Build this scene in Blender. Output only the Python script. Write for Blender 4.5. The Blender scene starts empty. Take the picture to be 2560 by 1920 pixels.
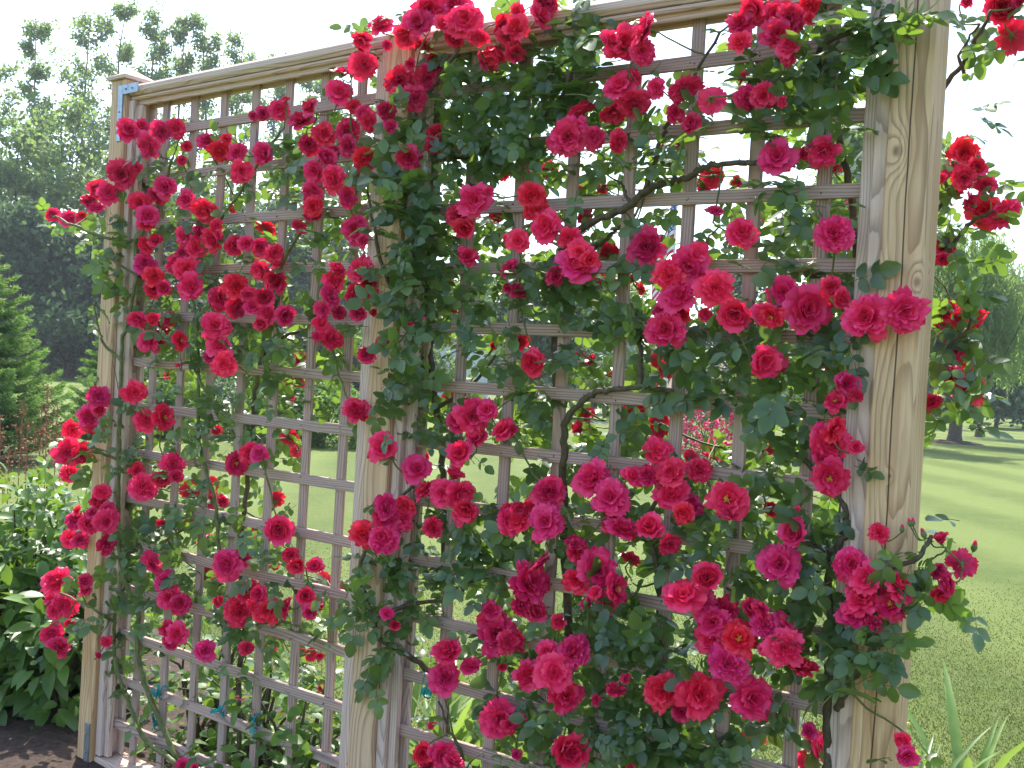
import bpy, math, random
import numpy as np
from mathutils import Vector, Matrix
random.seed(7); rng = np.random.default_rng(7)
R = math.radians
sc = bpy.context.scene
C = sc.collection
# ------------------------------------------------------------------ camera
S = 0.9; GZ = 0.30                        # metres per fitted unit, ground offset
FPX, YAW, PITCH, ROLL = 2600.0, 0.5766, -0.0110, 0.0568
CAM = np.array([0.0, -2.7041*S, (1.5005+GZ)*S])
def xf(x, y, f=1.0):
    c, s = math.cos(ROLL), math.sin(ROLL); x, y = c*x-s*y, s*x+c*y
    d = [x, f, y]
    c, s = math.cos(PITCH), math.sin(PITCH); d = [d[0], c*d[1]-s*d[2], s*d[1]+c*d[2]]
    c, s = math.cos(YAW), math.sin(YAW); return np.array([c*d[0]-s*d[1], s*d[0]+c*d[1], d[2]])
RIGHT, UP, FWD = xf(1, 0, 0), xf(0, 1, 0), xf(0, 0, 1)
def ray(px, py): return xf((px-1280)/FPX, -(py-960)/FPX)
cam_d = bpy.data.cameras.new('camera'); cam = bpy.data.objects.new('camera', cam_d); C.objects.link(cam)
cam_d.sensor_width = 36; cam_d.lens = FPX/2560*36; cam_d.clip_start = .05; cam_d.clip_end = 3000
m = Matrix([[RIGHT[i], UP[i], -FWD[i], CAM[i]] for i in range(3)]+[[0, 0, 0, 1]])
cam.matrix_world = m; sc.camera = cam
# ------------------------------------------------------------------ sky, sun, exposure
SUN_AZ, SUN_EL = R(47), R(56)             # azimuth to the left of +Y
w = bpy.data.worlds.new("World"); sc.world = w; w.use_nodes = True
nt = w.node_tree; bgn = nt.nodes['Background']
sky = nt.nodes.new('ShaderNodeTexSky'); sky.sky_type = 'NISHITA'; sky.sun_disc = False
sky.sun_elevation = SUN_EL; sky.sun_rotation = -SUN_AZ; sky.air_density = 1.0; sky.dust_density = 1.5; sky.ozone_density = 1.0
nt.links.new(sky.outputs[0], bgn.inputs[0]); bgn.inputs[1].default_value = 0.15
sd = bpy.data.lights.new('sun', 'SUN'); sd.energy = 3.2; sd.angle = R(0.6); sd.color = (1, .95, .86)
sun = bpy.data.objects.new('sun', sd); C.objects.link(sun)
sv = Vector((-math.sin(SUN_AZ)*math.cos(SUN_EL), math.cos(SUN_AZ)*math.cos(SUN_EL), math.sin(SUN_EL)))
sun.rotation_euler = sv.to_track_quat('Z', 'Y').to_euler(); sun.location = sv*50
sc.view_settings.view_transform = 'Standard'; sc.view_settings.look = 'None'
sc.view_settings.exposure = 1.62; sc.view_settings.gamma = 1
sc.cycles.max_bounces = 6; sc.cycles.transparent_max_bounces = 8; sc.cycles.transmission_bounces = 4
# ------------------------------------------------------------------ helpers
XM = -2.3368*S; BEND = 0.0648; ZL0, ZR0 = (2.4078+GZ)*S, (2.3954+GZ)*S; DZ = .19*S
def plane_pt(px, py, off=0.0):
    """where the pixel's ray meets the trellis plane, pushed `off` metres towards the viewer's side"""
    d = ray(px, py); t = (-off-CAM[1])/d[1]; p = CAM+d*t
    if p[0] < XM:
        n = np.array([math.sin(BEND), math.cos(BEND), 0]); q = np.array([XM, 0, 0])-n*off
        t = ((q-CAM)@n)/(d@n); p = CAM+d*t
    return p
def ground_pt(px, py, z=0.0):
    d = ray(px, py); return CAM+d*((z-CAM[2])/d[2])
def far_pt(px, py, dist): return CAM+ray(px, py)*dist
def far_ground(px, dist):
    p = far_pt(px, 960, dist); p[2] = 0; return p
def fence(x, z, off=0.0):
    """point of the trellis at running coordinate x (straight from the middle post leftward along the bend)"""
    if x >= XM: return np.array([x, -off, z])
    s = XM-x; c, n = math.cos(BEND), math.sin(BEND)
    return np.array([XM-s*c-n*off, s*n-c*off, z])
def props(o, label=None, cat=None, group=None, kind=None):
    if label: o['label'] = label
    if cat: o['category'] = cat
    if group: o['group'] = group
    if kind: o['kind'] = kind
    return o
def link(name, me, parent=None, mats=()):
    for q in mats: me.materials.append(q)
    o = bpy.data.objects.new(name, me); C.objects.link(o)
    if parent: o.parent = parent; o.matrix_parent_inverse = Matrix.Identity(4)
    return o
def empty(name, loc, label=None, cat=None, group=None, rz=0):
    o = bpy.data.objects.new(name, None); C.objects.link(o); o.location = loc; o.rotation_euler = (0, 0, rz); o.empty_display_size = .2
    return props(o, label, cat, group)
class MB:
    """collects arrays of verts/faces (tris or quads), a per-vertex tone and material indices"""
    def __init__(s): s.v = []; s.f = []; s.fl = []; s.mi = []; s.tone = []; s.n = 0; s.wc = []
    def add(s, V, F, mi=0, tone=None, wc=None):
        V = np.asarray(V, float).reshape(-1, 3); F = np.asarray(F, int)
        s.v.append(V); s.f.append((F+s.n).ravel()); s.fl.append(np.full(len(F), F.shape[1])); s.mi.append(np.full(len(F), mi))
        s.tone.append(np.zeros(len(V)) if tone is None else np.broadcast_to(tone, (len(V),)).astype(float))
        s.wc.append(V.copy() if wc is None else np.asarray(wc, float).reshape(-1, 3)); s.n += len(V)
    def tube(s, pts, rad, n=6, mi=0, tone=0.5):
        P = np.asarray(pts, float); k = len(P)
        if k < 2: return
        rad = np.broadcast_to(rad, (k,)); T = np.gradient(P, axis=0); T /= np.linalg.norm(T, axis=1)[:, None]+1e-9
        a = np.cross(T[0], [0.31, .2, .93]); a /= np.linalg.norm(a)+1e-9; V = []
        an = np.arange(n)*2*math.pi/n
        for i in range(k):
            a = a-T[i]*(a@T[i]); a /= np.linalg.norm(a)+1e-9; b = np.cross(T[i], a)
            V.append(P[i]+rad[i]*(np.cos(an)[:, None]*a+np.sin(an)[:, None]*b))
        V.append(P[-1:]+T[-1:]*rad[-1]); V = np.concatenate(V)
        F = [(i*n+j, i*n+(j+1) % n, (i+1)*n+(j+1) % n, (i+1)*n+j) for i in range(k-1) for j in range(n)]
        s.add(V, F, mi, tone)
        F2 = [((k-1)*n+j, (k-1)*n+(j+1) % n, k*n) for j in range(n)]
        s.f.append((np.array(F2)+s.n-len(V)).ravel()); s.fl.append(np.full(n, 3)); s.mi.append(np.full(n, mi))
    def board(s, fr, u0, u1, v0, v1, w0, w1, along='u', off=(0, 0, 0), bev=.0025, mi=0, jit=0):
        """bevelled board; fr(u, v, w) -> world point; grain along `along` (u = fence x, v = height)"""
        b = bev; cs = []
        sx = [(u0+b, u1-b), (v0+b, v1-b), (w0+b, w1-b)]; fx = [(u0, u1), (v0, v1), (w0, w1)]
        pts = []; idx = {}
        for ax in range(3):
            for sg in range(2):
                for i in range(2):
                    for j in range(2):
                        o2 = [a for a in range(3) if a != ax]; p = [0]*3
                        p[ax] = fx[ax][sg]; p[o2[0]] = sx[o2[0]][i]; p[o2[1]] = sx[o2[1]][j]
                        key = [0]*3; key[ax] = sg; key[o2[0]] = i; key[o2[1]] = j
                        idx[(ax, tuple(key))] = len(pts); pts.append(p)
        F = []
        for ax in range(3):
            o2 = [a for a in range(3) if a != ax]
            for sg in range(2):
                q = []
                for i, j in ((0, 0), (1, 0), (1, 1), (0, 1)):
                    key = [0]*3; key[ax] = sg; key[o2[0]] = i; key[o2[1]] = j; q.append(idx[(ax, tuple(key))])
                F.append(q)
        for ax in range(3):     # edge bevels, edge direction = ax
            o2 = [a for a in range(3) if a != ax]
            for i in range(2):
                for j in range(2):
                    def kk(e): k = [0]*3; k[ax] = e; k[o2[0]] = i; k[o2[1]] = j; return tuple(k)
                    F.append([idx[(o2[0], kk(0))], idx[(o2[0], kk(1))], idx[(o2[1], kk(1))], idx[(o2[1], kk(0))]])
        # long boards are cut along their length so they can follow the bend and wander a little
        pts = np.array(pts); V = np.array([fr(*p) for p in pts])
        o = np.array(off, float)
        wc = np.array([(p[0], p[1], p[2]) if along == 'u' else (p[1], p[0], p[2]) for p in pts])+o
        s.add(V, F, mi, random.random(), wc)
        T = [[idx[(a, (i, j, k))] for a in range(3)] for i in range(2) for j in range(2) for k in range(2)]
        s.f.append((np.array(T)+s.n-len(V)).ravel()); s.fl.append(np.full(8, 3)); s.mi.append(np.full(8, mi))
    def build(s, name, mats, parent=None, smooth=False, wc=False):
        V = np.concatenate(s.v); L = np.concatenate(s.f); FL = np.concatenate(s.fl); MI = np.concatenate(s.mi)
        if parent is not None: V = V-np.array(parent.location)
        me = bpy.data.meshes.new(name); me.vertices.add(len(V)); me.vertices.foreach_set('co', V.ravel().astype(np.float32))
        me.loops.add(len(L)); me.loops.foreach_set('vertex_index', L.astype(np.int32))
        me.polygons.add(len(FL)); st = np.concatenate([[0], np.cumsum(FL)[:-1]])
        me.polygons.foreach_set('loop_start', st.astype(np.int32)); me.polygons.foreach_set('loop_total', FL.astype(np.int32))
        me.polygons.foreach_set('material_index', MI.astype(np.int32)); me.polygons.foreach_set('use_smooth', np.full(len(FL), smooth))
        at = me.attributes.new('tone', 'FLOAT', 'POINT'); at.data.foreach_set('value', np.concatenate(s.tone).astype(np.float32))
        if wc:
            at = me.attributes.new('wc', 'FLOAT_VECTOR', 'POINT'); at.data.foreach_set('vector', np.concatenate(s.wc).ravel().astype(np.float32))
        me.update(); me.validate()
        if not isinstance(mats, (list, tuple)): mats = [mats]
        return link(name, me, parent, mats)
def unit(a): return a/(np.linalg.norm(a, axis=-1, keepdims=True)+1e-9)
# leaf templates: (along, across, up)
def leaf_template(ws, ts, fold=.12, droop=.18, teeth=0.0):
    n = len(ts); V = []; F = []
    for i, t in enumerate(ts): V.append((t, 0, -droop*t*t))
    lid = {}; rid = {}
    for i in range(1, n-1):
        z = -droop*ts[i]**2+fold*ws[i]*2; k = teeth*(1 if i % 2 else -1)
        lid[i] = len(V); V.append((ts[i]+k*.3, ws[i]*(1+k), z)); rid[i] = len(V); V.append((ts[i]+k*.3, -ws[i]*(1+k), z))
    F4 = []; F3 = [(0, lid[1], 1), (0, 1, rid[1]), (n-1, n-2, lid[n-2]), (n-1, rid[n-2], n-2)]
    for i in range(1, n-2): F4 += [(i, lid[i], lid[i+1], i+1), (i+1, rid[i+1], rid[i], i)]
    return np.array(V, float), np.array(F3), np.array(F4)
ROSE_LEAF = leaf_template([0, .2, .31, .34, .29, .17, 0], [0, .12, .3, .5, .7, .87, 1.0], .10, .16, .05)
LANCE = leaf_template([0, .15, .23, .2, .1, 0], [0, .15, .38, .62, .84, 1.0], .12, .3)
STRAP = leaf_template([0, .022, .03, .028, .018, 0], [0, .15, .4, .65, .85, 1.0], .3, .45)
DIAM = (np.array([(0, 0, 0), (.45, .3, .06), (1, 0, -.05), (.5, -.3, .06)], float), None, np.array([(0, 1, 2, 3)]))
NEEDLE = (np.array([(0, -.07, 0), (0, .07, 0), (1, .02, -.05), (1, -.02, -.05)], float), None, np.array([(0, 3, 2, 1)]))
def leaves(mb, tpl, pos, a, n, size, mi=0, tone=None, wmul=None):
    T, F3, F4 = tpl; pos = np.asarray(pos, float); M = len(pos)
    if M == 0: return
    a = unit(np.asarray(a, float)); n = np.asarray(n, float); n = unit(n-a*(a*n).sum(1, keepdims=True)); b = np.cross(n, a)
    size = np.broadcast_to(size, (M,)); wm = np.ones(M) if wmul is None else np.broadcast_to(wmul, (M,))
    V = pos[:, None]+size[:, None, None]*(T[None, :, :1]*a[:, None]+(T[None, :, 1:2]*wm[:, None, None])*b[:, None]+T[None, :, 2:]*n[:, None])
    tone = rng.random(M) if tone is None else tone; k = len(T); tn = np.repeat(tone, k); base = (np.arange(M)*k)[:, None, None]
    V = V.reshape(-1, 3); first = True
    if F4 is not None:
        mb.add(V, (F4[None]+base).reshape(-1, 4), mi, tn); first = False
    if F3 is not None:
        F = (F3[None]+base).reshape(-1, 3)
        mb.f.append((F+mb.n-len(V)).ravel()); mb.fl.append(np.full(len(F), 3)); mb.mi.append(np.full(len(F), mi))
def rnd_dir(n, bias=(0, 0, 0), k=1.0): return unit(rng.normal(size=(n, 3))*k+np.array(bias))
# ------------------------------------------------------------------ materials
def nodes(name):
    q = bpy.data.materials.new(name); q.use_nodes = True; t = q.node_tree; b = t.nodes['Principled BSDF']; return q, t, b
def mix_rgb(t, fac, a, b, mode='MIX'):
    n = t.nodes.new('ShaderNodeMix'); n.data_type = 'RGBA'; n.blend_type = mode
    for s, v in ((n.inputs[0], fac), (n.inputs[6], a), (n.inputs[7], b)):
        if isinstance(v, (int, float)): s.default_value = v
        elif isinstance(v, tuple): s.default_value = (*v, 1)
        else: t.links.new(v, s)
    return n.outputs[2]
def math_n(t, op, a, b=None, c=None, clamp=False):
    n = t.nodes.new('ShaderNodeMath'); n.operation = op; n.use_clamp = clamp
    for i, v in enumerate((a, b, c)):
        if v is None: continue
        if isinstance(v, (int, float)): n.inputs[i].default_value = v
        else: t.links.new(v, n.inputs[i])
    return n.outputs[0]
def noise(t, vec, scale, detail=3, rough=.5, dist=0):
    n = t.nodes.new('ShaderNodeTexNoise'); n.inputs['Scale'].default_value = scale; n.inputs['Detail'].default_value = detail
    n.inputs['Roughness'].default_value = rough; n.inputs['Distortion'].default_value = dist
    if vec is not None: t.links.new(vec, n.inputs['Vector'])
    return n.outputs['Fac']
def scale_vec(t, vec, s):
    n = t.nodes.new('ShaderNodeVectorMath'); n.operation = 'MULTIPLY'; t.links.new(vec, n.inputs[0]); n.inputs[1].default_value = s; return n.outputs[0]
def ramp(t, fac, stops):
    n = t.nodes.new('ShaderNodeValToRGB'); e = n.color_ramp.elements
    while len(e) < len(stops): e.new(.5)
    for q, (p, c) in zip(e, stops): q.position = p; q.color = (*c, 1) if len(c) == 3 else c
    t.links.new(fac, n.inputs[0]); return n.outputs[0]
def maprange(t, v, a, b, c=0, d=1):
    n = t.nodes.new('ShaderNodeMapRange'); t.links.new(v, n.inputs[0])
    for i, x in enumerate((a, b, c, d)): n.inputs[1+i].default_value = x
    return n.outputs[0]
def bump(t, b, h, strength, dist=.002):
    n = t.nodes.new('ShaderNodeBump'); n.inputs['Strength'].default_value = strength; n.inputs['Distance'].default_value = dist
    t.links.new(h, n.inputs['Height']); t.links.new(n.outputs[0], b.inputs['Normal'])
def attr(t, name, out='Fac'):
    n = t.nodes.new('ShaderNodeAttribute'); n.attribute_name = name; return n.outputs[out]
def translucent(t, b, col, fac):
    tr = t.nodes.new('ShaderNodeBsdfTranslucent'); mx = t.nodes.new('ShaderNodeMixShader'); out = t.nodes['Material Output']
    if isinstance(col, tuple): tr.inputs[0].default_value = (*col, 1)
    else: t.links.new(col, tr.inputs[0])
    mx.inputs[0].default_value = fac; t.links.new(b.outputs[0], mx.inputs[1]); t.links.new(tr.outputs[0], mx.inputs[2]); t.links.new(mx.outputs[0], out.inputs[0])
def leaf_mat(name, dark, mid, light, trans, fac=.35, rough=.42, spec=.5, vein=0):
    q, t, b = nodes(name)
    tn = attr(t, 'tone'); c = ramp(t, tn, [(0, dark), (.55, mid), (1, light)])
    tc = t.nodes.new('ShaderNodeTexCoord'); nn = noise(t, tc.outputs['Object'], 22, 2)
    c = mix_rgb(t, maprange(t, nn, .35, .7, 0, .35), c, tuple(x*.6 for x in dark))
    t.links.new(c, b.inputs['Base Color']); b.inputs['Roughness'].default_value = rough; b.inputs['Specular IOR Level'].default_value = spec
    tc2 = mix_rgb(t, tn, tuple(x*.7 for x in trans), trans); translucent(t, b, tc2, fac); return q
def wood_mat(name, early, late, grey, greyfac, period=.0075, off=(0.02, .012), warp=.05, knots=(), crack=None, stain=None, aged=0):
    q, t, b = nodes(name); vec = attr(t, 'wc', 'Vector')
    sp = t.nodes.new('ShaderNodeSeparateXYZ'); t.links.new(vec, sp.inputs[0]); u, v, wv = sp.outputs
    low = scale_vec(t, vec, (1.1, 5, 5)); n1 = noise(t, low, 1.0, 2, .4); n1b = noise(t, scale_vec(t, vec, (1.6, 2, 2)), 1.3, 1)
    v0 = maprange(t, n1, .3, .7, off[0]-warp*.5, off[0]+warp*.5); w0 = maprange(t, n1b, .3, .7, off[1]-warp*.45, off[1]+warp*.45)
    dv = math_n(t, 'SUBTRACT', v, v0); dw = math_n(t, 'SUBTRACT', wv, w0)
    r = math_n(t, 'SQRT', math_n(t, 'ADD', math_n(t, 'MULTIPLY', dv, dv), math_n(t, 'MULTIPLY', dw, dw)))
    core = None
    for ku, kv, ks in knots:
        a = math_n(t, 'SUBTRACT', u, ku); c_ = math_n(t, 'SUBTRACT', v, kv)
        d = math_n(t, 'SQRT', math_n(t, 'ADD', math_n(t, 'MULTIPLY', math_n(t, 'MULTIPLY', a, a), .25), math_n(t, 'MULTIPLY', c_, c_)))
        g = math_n(t, 'EXPONENT', math_n(t, 'MULTIPLY', math_n(t, 'MULTIPLY', d, d), -1/(ks*ks*2.2)))
        r = math_n(t, 'ADD', r, math_n(t, 'MULTIPLY', g, ks*1.5))
        a2 = math_n(t, 'SQRT', math_n(t, 'ADD', math_n(t, 'MULTIPLY', math_n(t, 'MULTIPLY', a, a), .6), math_n(t, 'MULTIPLY', c_, c_)))
        k1 = maprange(t, a2, ks*.35, ks*.8, 1, 0); core = k1 if core is None else math_n(t, 'MAXIMUM', core, k1)
    fine = noise(t, scale_vec(t, vec, (6, 160, 160)), 1.0, 3, .6)
    ph = math_n(t, 'ADD', math_n(t, 'DIVIDE', r, period), math_n(t, 'MULTIPLY', noise(t, scale_vec(t, vec, (3, 30, 30)), 1, 2), 1.1))
    fr = math_n(t, 'FRACT', ph); ln = maprange(t, fr, .5, .92, 0, .82); edge = maprange(t, fr, .95, 1, 1, 0); ln = math_n(t, 'MULTIPLY', ln, edge)
    amp = maprange(t, noise(t, scale_vec(t, vec, (2, 22, 22)), 1, 2), .3, .6, .45, 1)
    col = mix_rgb(t, math_n(t, 'MULTIPLY', ln, amp), early, late)
    col = mix_rgb(t, maprange(t, fine, .35, .75, 0, .5), col, tuple(x*.62 for x in late))
    if stain: col = mix_rgb(t, maprange(t, noise(t, scale_vec(t, vec, (1.2, 26, 26)), 1, 3), .45, .62, 0, .7), col, stain)
    tn = attr(t, 'tone'); gn = noise(t, scale_vec(t, vec, (1.8, 9, 9)), 1, 3)
    gf = math_n(t, 'MULTIPLY', maprange(t, math_n(t, 'ADD', gn, math_n(t, 'MULTIPLY', tn, .25)), .35, .8, .2, 1), greyfac)
    if aged: gf = math_n(t, 'ADD', gf, math_n(t, 'MULTIPLY', maprange(t, u, .9, 2.2, 0, 1), aged), clamp=True)
    col = mix_rgb(t, gf, col, mix_rgb(t, ln, grey, tuple(x*.55 for x in grey)))
    if core is not None: col = mix_rgb(t, math_n(t, 'MULTIPLY', core, math_n(t, 'ADD', .25, math_n(t, 'MULTIPLY', fr, .55))), col, (.12, .07, .04))
    h = math_n(t, 'ADD', math_n(t, 'MULTIPLY', ln, -.6), math_n(t, 'MULTIPLY', fine, -.5))
    if crack is not None:
        cv = math_n(t, 'ADD', crack, math_n(t, 'MULTIPLY', math_n(t, 'SUBTRACT', noise(t, scale_vec(t, vec, (3, .5, .5)), 1, 2), .5), .012))
        cd = math_n(t, 'ABSOLUTE', math_n(t, 'SUBTRACT', v, cv)); ck = maprange(t, cd, .0010, .0022, 1, 0)
        ck = math_n(t, 'MULTIPLY', ck, maprange(t, wv, -.072, -.06, 1, 0))
        col = mix_rgb(t, ck, col, (.02, .014, .01)); h = math_n(t, 'SUBTRACT', h, math_n(t, 'MULTIPLY', ck, 2))
    t.links.new(col, b.inputs['Base Color']); b.inputs['Roughness'].default_value = .78; b.inputs['Specular IOR Level'].default_value = .25
    bump(t, b, h, .6, .0015); return q
def simple_mat(name, col, rough=.6, metal=0, var=.25, scale=12, bumpy=0, spec=.4):
    q, t, b = nodes(name); tc = t.nodes.new('ShaderNodeTexCoord'); n = noise(t, tc.outputs['Object'], scale, 4, .6)
    c = mix_rgb(t, maprange(t, n, .3, .7, 0, 1), tuple(x*(1-var) for x in col), tuple(min(1, x*(1+var)) for x in col))
    t.links.new(c, b.inputs['Base Color']); b.inputs['Roughness'].default_value = rough; b.inputs['Metallic'].default_value = metal; b.inputs['Specular IOR Level'].default_value = spec
    if bumpy: bump(t, b, n, bumpy, .01)
    return q
M_LAT = wood_mat('weathered_lattice_wood', (.58, .385, .31), (.15, .085, .065), (.46, .345, .32), .65, .0075, (.09, .05), .03)
M_FRAME = wood_mat('frame_wood', (.74, .52, .40), (.33, .20, .14), (.68, .53, .475), .85, .007, (.05, .03), .05)
M_POST = wood_mat('post_wood', (.76, .51, .28), (.28, .13, .055), (.66, .465, .345), .18, .0085, (.02, -.022), .035, stain=(.46, .25, .10), aged=.35)
M_METAL = simple_mat('galvanised_metal', (.30, .36, .42), .38, .75, .2, 40)
M_LEAF = leaf_mat('rose_leaf', (.036, .082, .026), (.066, .132, .040), (.11, .195, .055), (.29, .47, .05), .40, .36, .9)
M_CANE = simple_mat('rose_cane', (.085, .065, .035), .65, 0, .5, 60)
M_GCANE = simple_mat('green_cane', (.12, .135, .035), .55, 0, .4, 50)
M_NAIL = simple_mat('nail_head', (.05, .04, .035), .6, .4)
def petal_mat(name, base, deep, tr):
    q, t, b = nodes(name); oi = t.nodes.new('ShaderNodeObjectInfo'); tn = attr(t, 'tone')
    c = mix_rgb(t, tn, deep, base); c = mix_rgb(t, maprange(t, tn, .68, 1.0, 0, .42), c, (1.0, .12, .235)); h = t.nodes.new('ShaderNodeHueSaturation'); t.links.new(c, h.inputs['Color'])  # petal bases darkened as painted shade in the gaps, rims paled as highlights
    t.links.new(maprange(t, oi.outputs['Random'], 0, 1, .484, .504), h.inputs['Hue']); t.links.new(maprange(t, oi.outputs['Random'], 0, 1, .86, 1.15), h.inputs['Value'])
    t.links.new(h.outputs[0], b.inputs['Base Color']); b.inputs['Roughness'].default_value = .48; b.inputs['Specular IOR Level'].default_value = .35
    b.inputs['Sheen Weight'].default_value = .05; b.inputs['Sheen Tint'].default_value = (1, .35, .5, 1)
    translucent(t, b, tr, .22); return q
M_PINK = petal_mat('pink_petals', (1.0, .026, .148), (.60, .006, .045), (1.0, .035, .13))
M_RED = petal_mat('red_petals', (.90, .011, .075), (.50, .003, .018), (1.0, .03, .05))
M_SHADED = petal_mat('shaded_petals', (.80, .010, .085), (.40, .003, .022), (.9, .01, .06))  # darker petal copy: shade on the dimmer blossoms put into the colour
M_CALYX = simple_mat('calyx_green', (.10, .17, .05), .6)
M_STAMEN = simple_mat('stamens', (.75, .42, .05), .6)
# ------------------------------------------------------------------ ground
def ground_mat():
    q, t, b = nodes('lawn'); g = t.nodes.new('ShaderNodeNewGeometry'); pos = g.outputs['Position']
    sp = t.nodes.new('ShaderNodeSeparateXYZ'); t.links.new(pos, sp.inputs[0])
    n1 = noise(t, pos, .55, 4, .6); n2 = noise(t, pos, 2.2, 5, .75); n3 = noise(t, pos, 38, 5, .8)
    c = mix_rgb(t, maprange(t, n1, .35, .68), (.098, .138, .022), (.138, .172, .034))
    c = mix_rgb(t, maprange(t, n2, .5, .8, 0, .55), c, (.21, .21, .085))
    c = mix_rgb(t, maprange(t, n3, .35, .7, .4, 0), c, (.07, .11, .022))
    n4 = noise(t, pos, 11, 4, .85); c = mix_rgb(t, maprange(t, n4, .38, .62, .38, 0), c, (.068, .105, .02)); c = mix_rgb(t, maprange(t, n4, .56, .75, 0, .4), c, (.20, .22, .075))
    s = math_n(t, 'ADD', math_n(t, 'MULTIPLY', sp.outputs[0], .80), math_n(t, 'MULTIPLY', sp.outputs[1], .60))
    st = math_n(t, 'SINE', math_n(t, 'MULTIPLY', s, 2*math.pi/2.2)); st = maprange(t, math_n(t, 'ADD', st, math_n(t, 'MULTIPLY', n1, 1.0)), -.2, 1.1)
    c = mix_rgb(t, math_n(t, 'MULTIPLY', st, .6), c, (.165, .21, .05))
    t.links.new(c, b.inputs['Base Color']); b.inputs['Roughness'].default_value = .8; b.inputs['Specular IOR Level'].default_value = .15
    bump(t, b, n3, .8, .03); return q
M_LAWN = ground_mat()
mb = MB(); N = 60
# finer near the trellis, reaching to the horizon; slight undulation far from it
gx = np.concatenate([-np.geomspace(6, 1500, 26)[::-1], np.linspace(-5, 5, 21), np.geomspace(6, 1500, 26)])
V = []
for y in gx:
    for x in gx:
        r = math.hypot(x, y); hgt = min(1, max(0, (r-15)/30))*(.10*math.sin(x*.11+1)+.10*math.sin(y*.09))
        V.append((x, y, hgt if r < 400 else 0))
n_ = len(gx); F = [(j*n_+i, j*n_+i+1, (j+1)*n_+i+1, (j+1)*n_+i) for j in range(n_-1) for i in range(n_-1)]
mb.add(V, F); props(mb.build('lawn', M_LAWN, smooth=True), kind='structure')
M_MULCH = simple_mat('mulch', (.045, .026, .017), .9, 0, .6, 45, 1.0)
def patch(name, outline, z, mat, jitter=.05, res=40):
    """raised bed: fan of rings from a smooth outline"""
    P = np.array(outline, float); k = len(P); c = P.mean(0); V = [(c[0], c[1], z)]; rings = 10
    for q in range(1, rings+1):
        for i in range(res*2):
            t_ = i/(res*2)*k; a = int(t_) % k; f = t_-int(t_); p = P[a]*(1-f)+P[(a+1) % k]*f; f2 = q/rings
            x, y = c+(p-c)*f2*(1+.04*math.sin(i*.9)*f2); V.append((x, y, z*(1-f2**6)+(-.01 if q == rings else random.uniform(0, .018))))
    n = res*2; mb = MB(); F = [(1+(q-1)*n+i, 1+(q-1)*n+(i+1) % n, 1+q*n+(i+1) % n, 1+q*n+i) for q in range(1, rings) for i in range(n)]
    mb.add(V, F); T = [(0, 1+i, 1+(i+1) % n) for i in range(n)]; mb.f.append(np.array(T).ravel()+mb.n-len(V)); mb.fl.append(np.full(n, 3)); mb.mi.append(np.zeros(n, int))
    return props(mb.build(name, mat, smooth=True), kind='structure')
patch('flower_bed', [(-6.6, 1.0), (-5.4, 1.7), (-3.6, 1.05), (-2, 1.0), (0, .9), (.6, .3), (.4, -.5), (-1.5, -.7), (-4, -.5), (-6.6, -.4)], .05, M_MULCH)
# ------------------------------------------------------------------ trellis
tre = empty('garden_trellis', (XM, 0, 0), 'weathered wooden lattice trellis of two panels between three square posts, covered in roses', 'trellis')
def fr_f(u, v, w_): return fence(u, v, -w_)       # w_ positive = away from the viewer
XL, XR = -3.9828*S, -0.5825*S
zb = plane_pt(245, 1893, .05)[2]-.055             # bottom of the frames
def panel(u0, u1, z0, vx, name, curve):
    mb = MB()
    for i in range(15):
        z = z0-i*DZ
        if z < zb+.075: break
        zz = z+random.uniform(-.002, .002)
        def fr(u, v, w_, zz=zz):
            s_ = (u-u0)/(u1-u0); return fence(u, v, -w_)
        mb.board(fr, u0, u1, zz-.0165, zz+.0165, -.015, -.001, 'u', (random.random()*9, random.random()*2, random.random()*2), .0015)
    for x in vx:
        x += random.uniform(-.002, .002)
        mb.board(fr_f, x-.0165, x+.0165, zb+.03, z0+.75*DZ, .001, .015, 'v', (random.random()*9, random.random()*2, random.random()*2), .0015)
    for i in range(14):
        for x in vx:
            for q in range(2):
                if random.random() < .8:
                    c = fence(x+random.uniform(-.009, .009), z0-i*DZ+random.uniform(-.009, .009), .0148); r_ = random.uniform(.0016, .0026)
                    mb.tube([c, c+np.array([0, -.0008, 0])], [r_, r_*.8], 6, 1)
    return mb.build(name, [M_LAT, M_NAIL], tre, wc=True)
XP = [plane_pt(253, 717, .07)[0], plane_pt(903, 1257, .07)[0], plane_pt(2178, 987, .07)[0]]   # left edges of the posts' fronts
PW = [.092, .092, .094]
def ro(): return (random.random()*9, random.random()*2, random.random()*2)
vL = [(-3.5923+i*.1895)*S for i in range(7)]; vR = [(-1.9652+i*.1895)*S for i in range(7)]
panel(XL+.03, XP[1]+.06, ZL0, vL, 'lattice_panel', 0)
panel(XP[1]+.05, XP[2]+.03, ZR0, vR, 'lattice_panel', 0)
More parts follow.
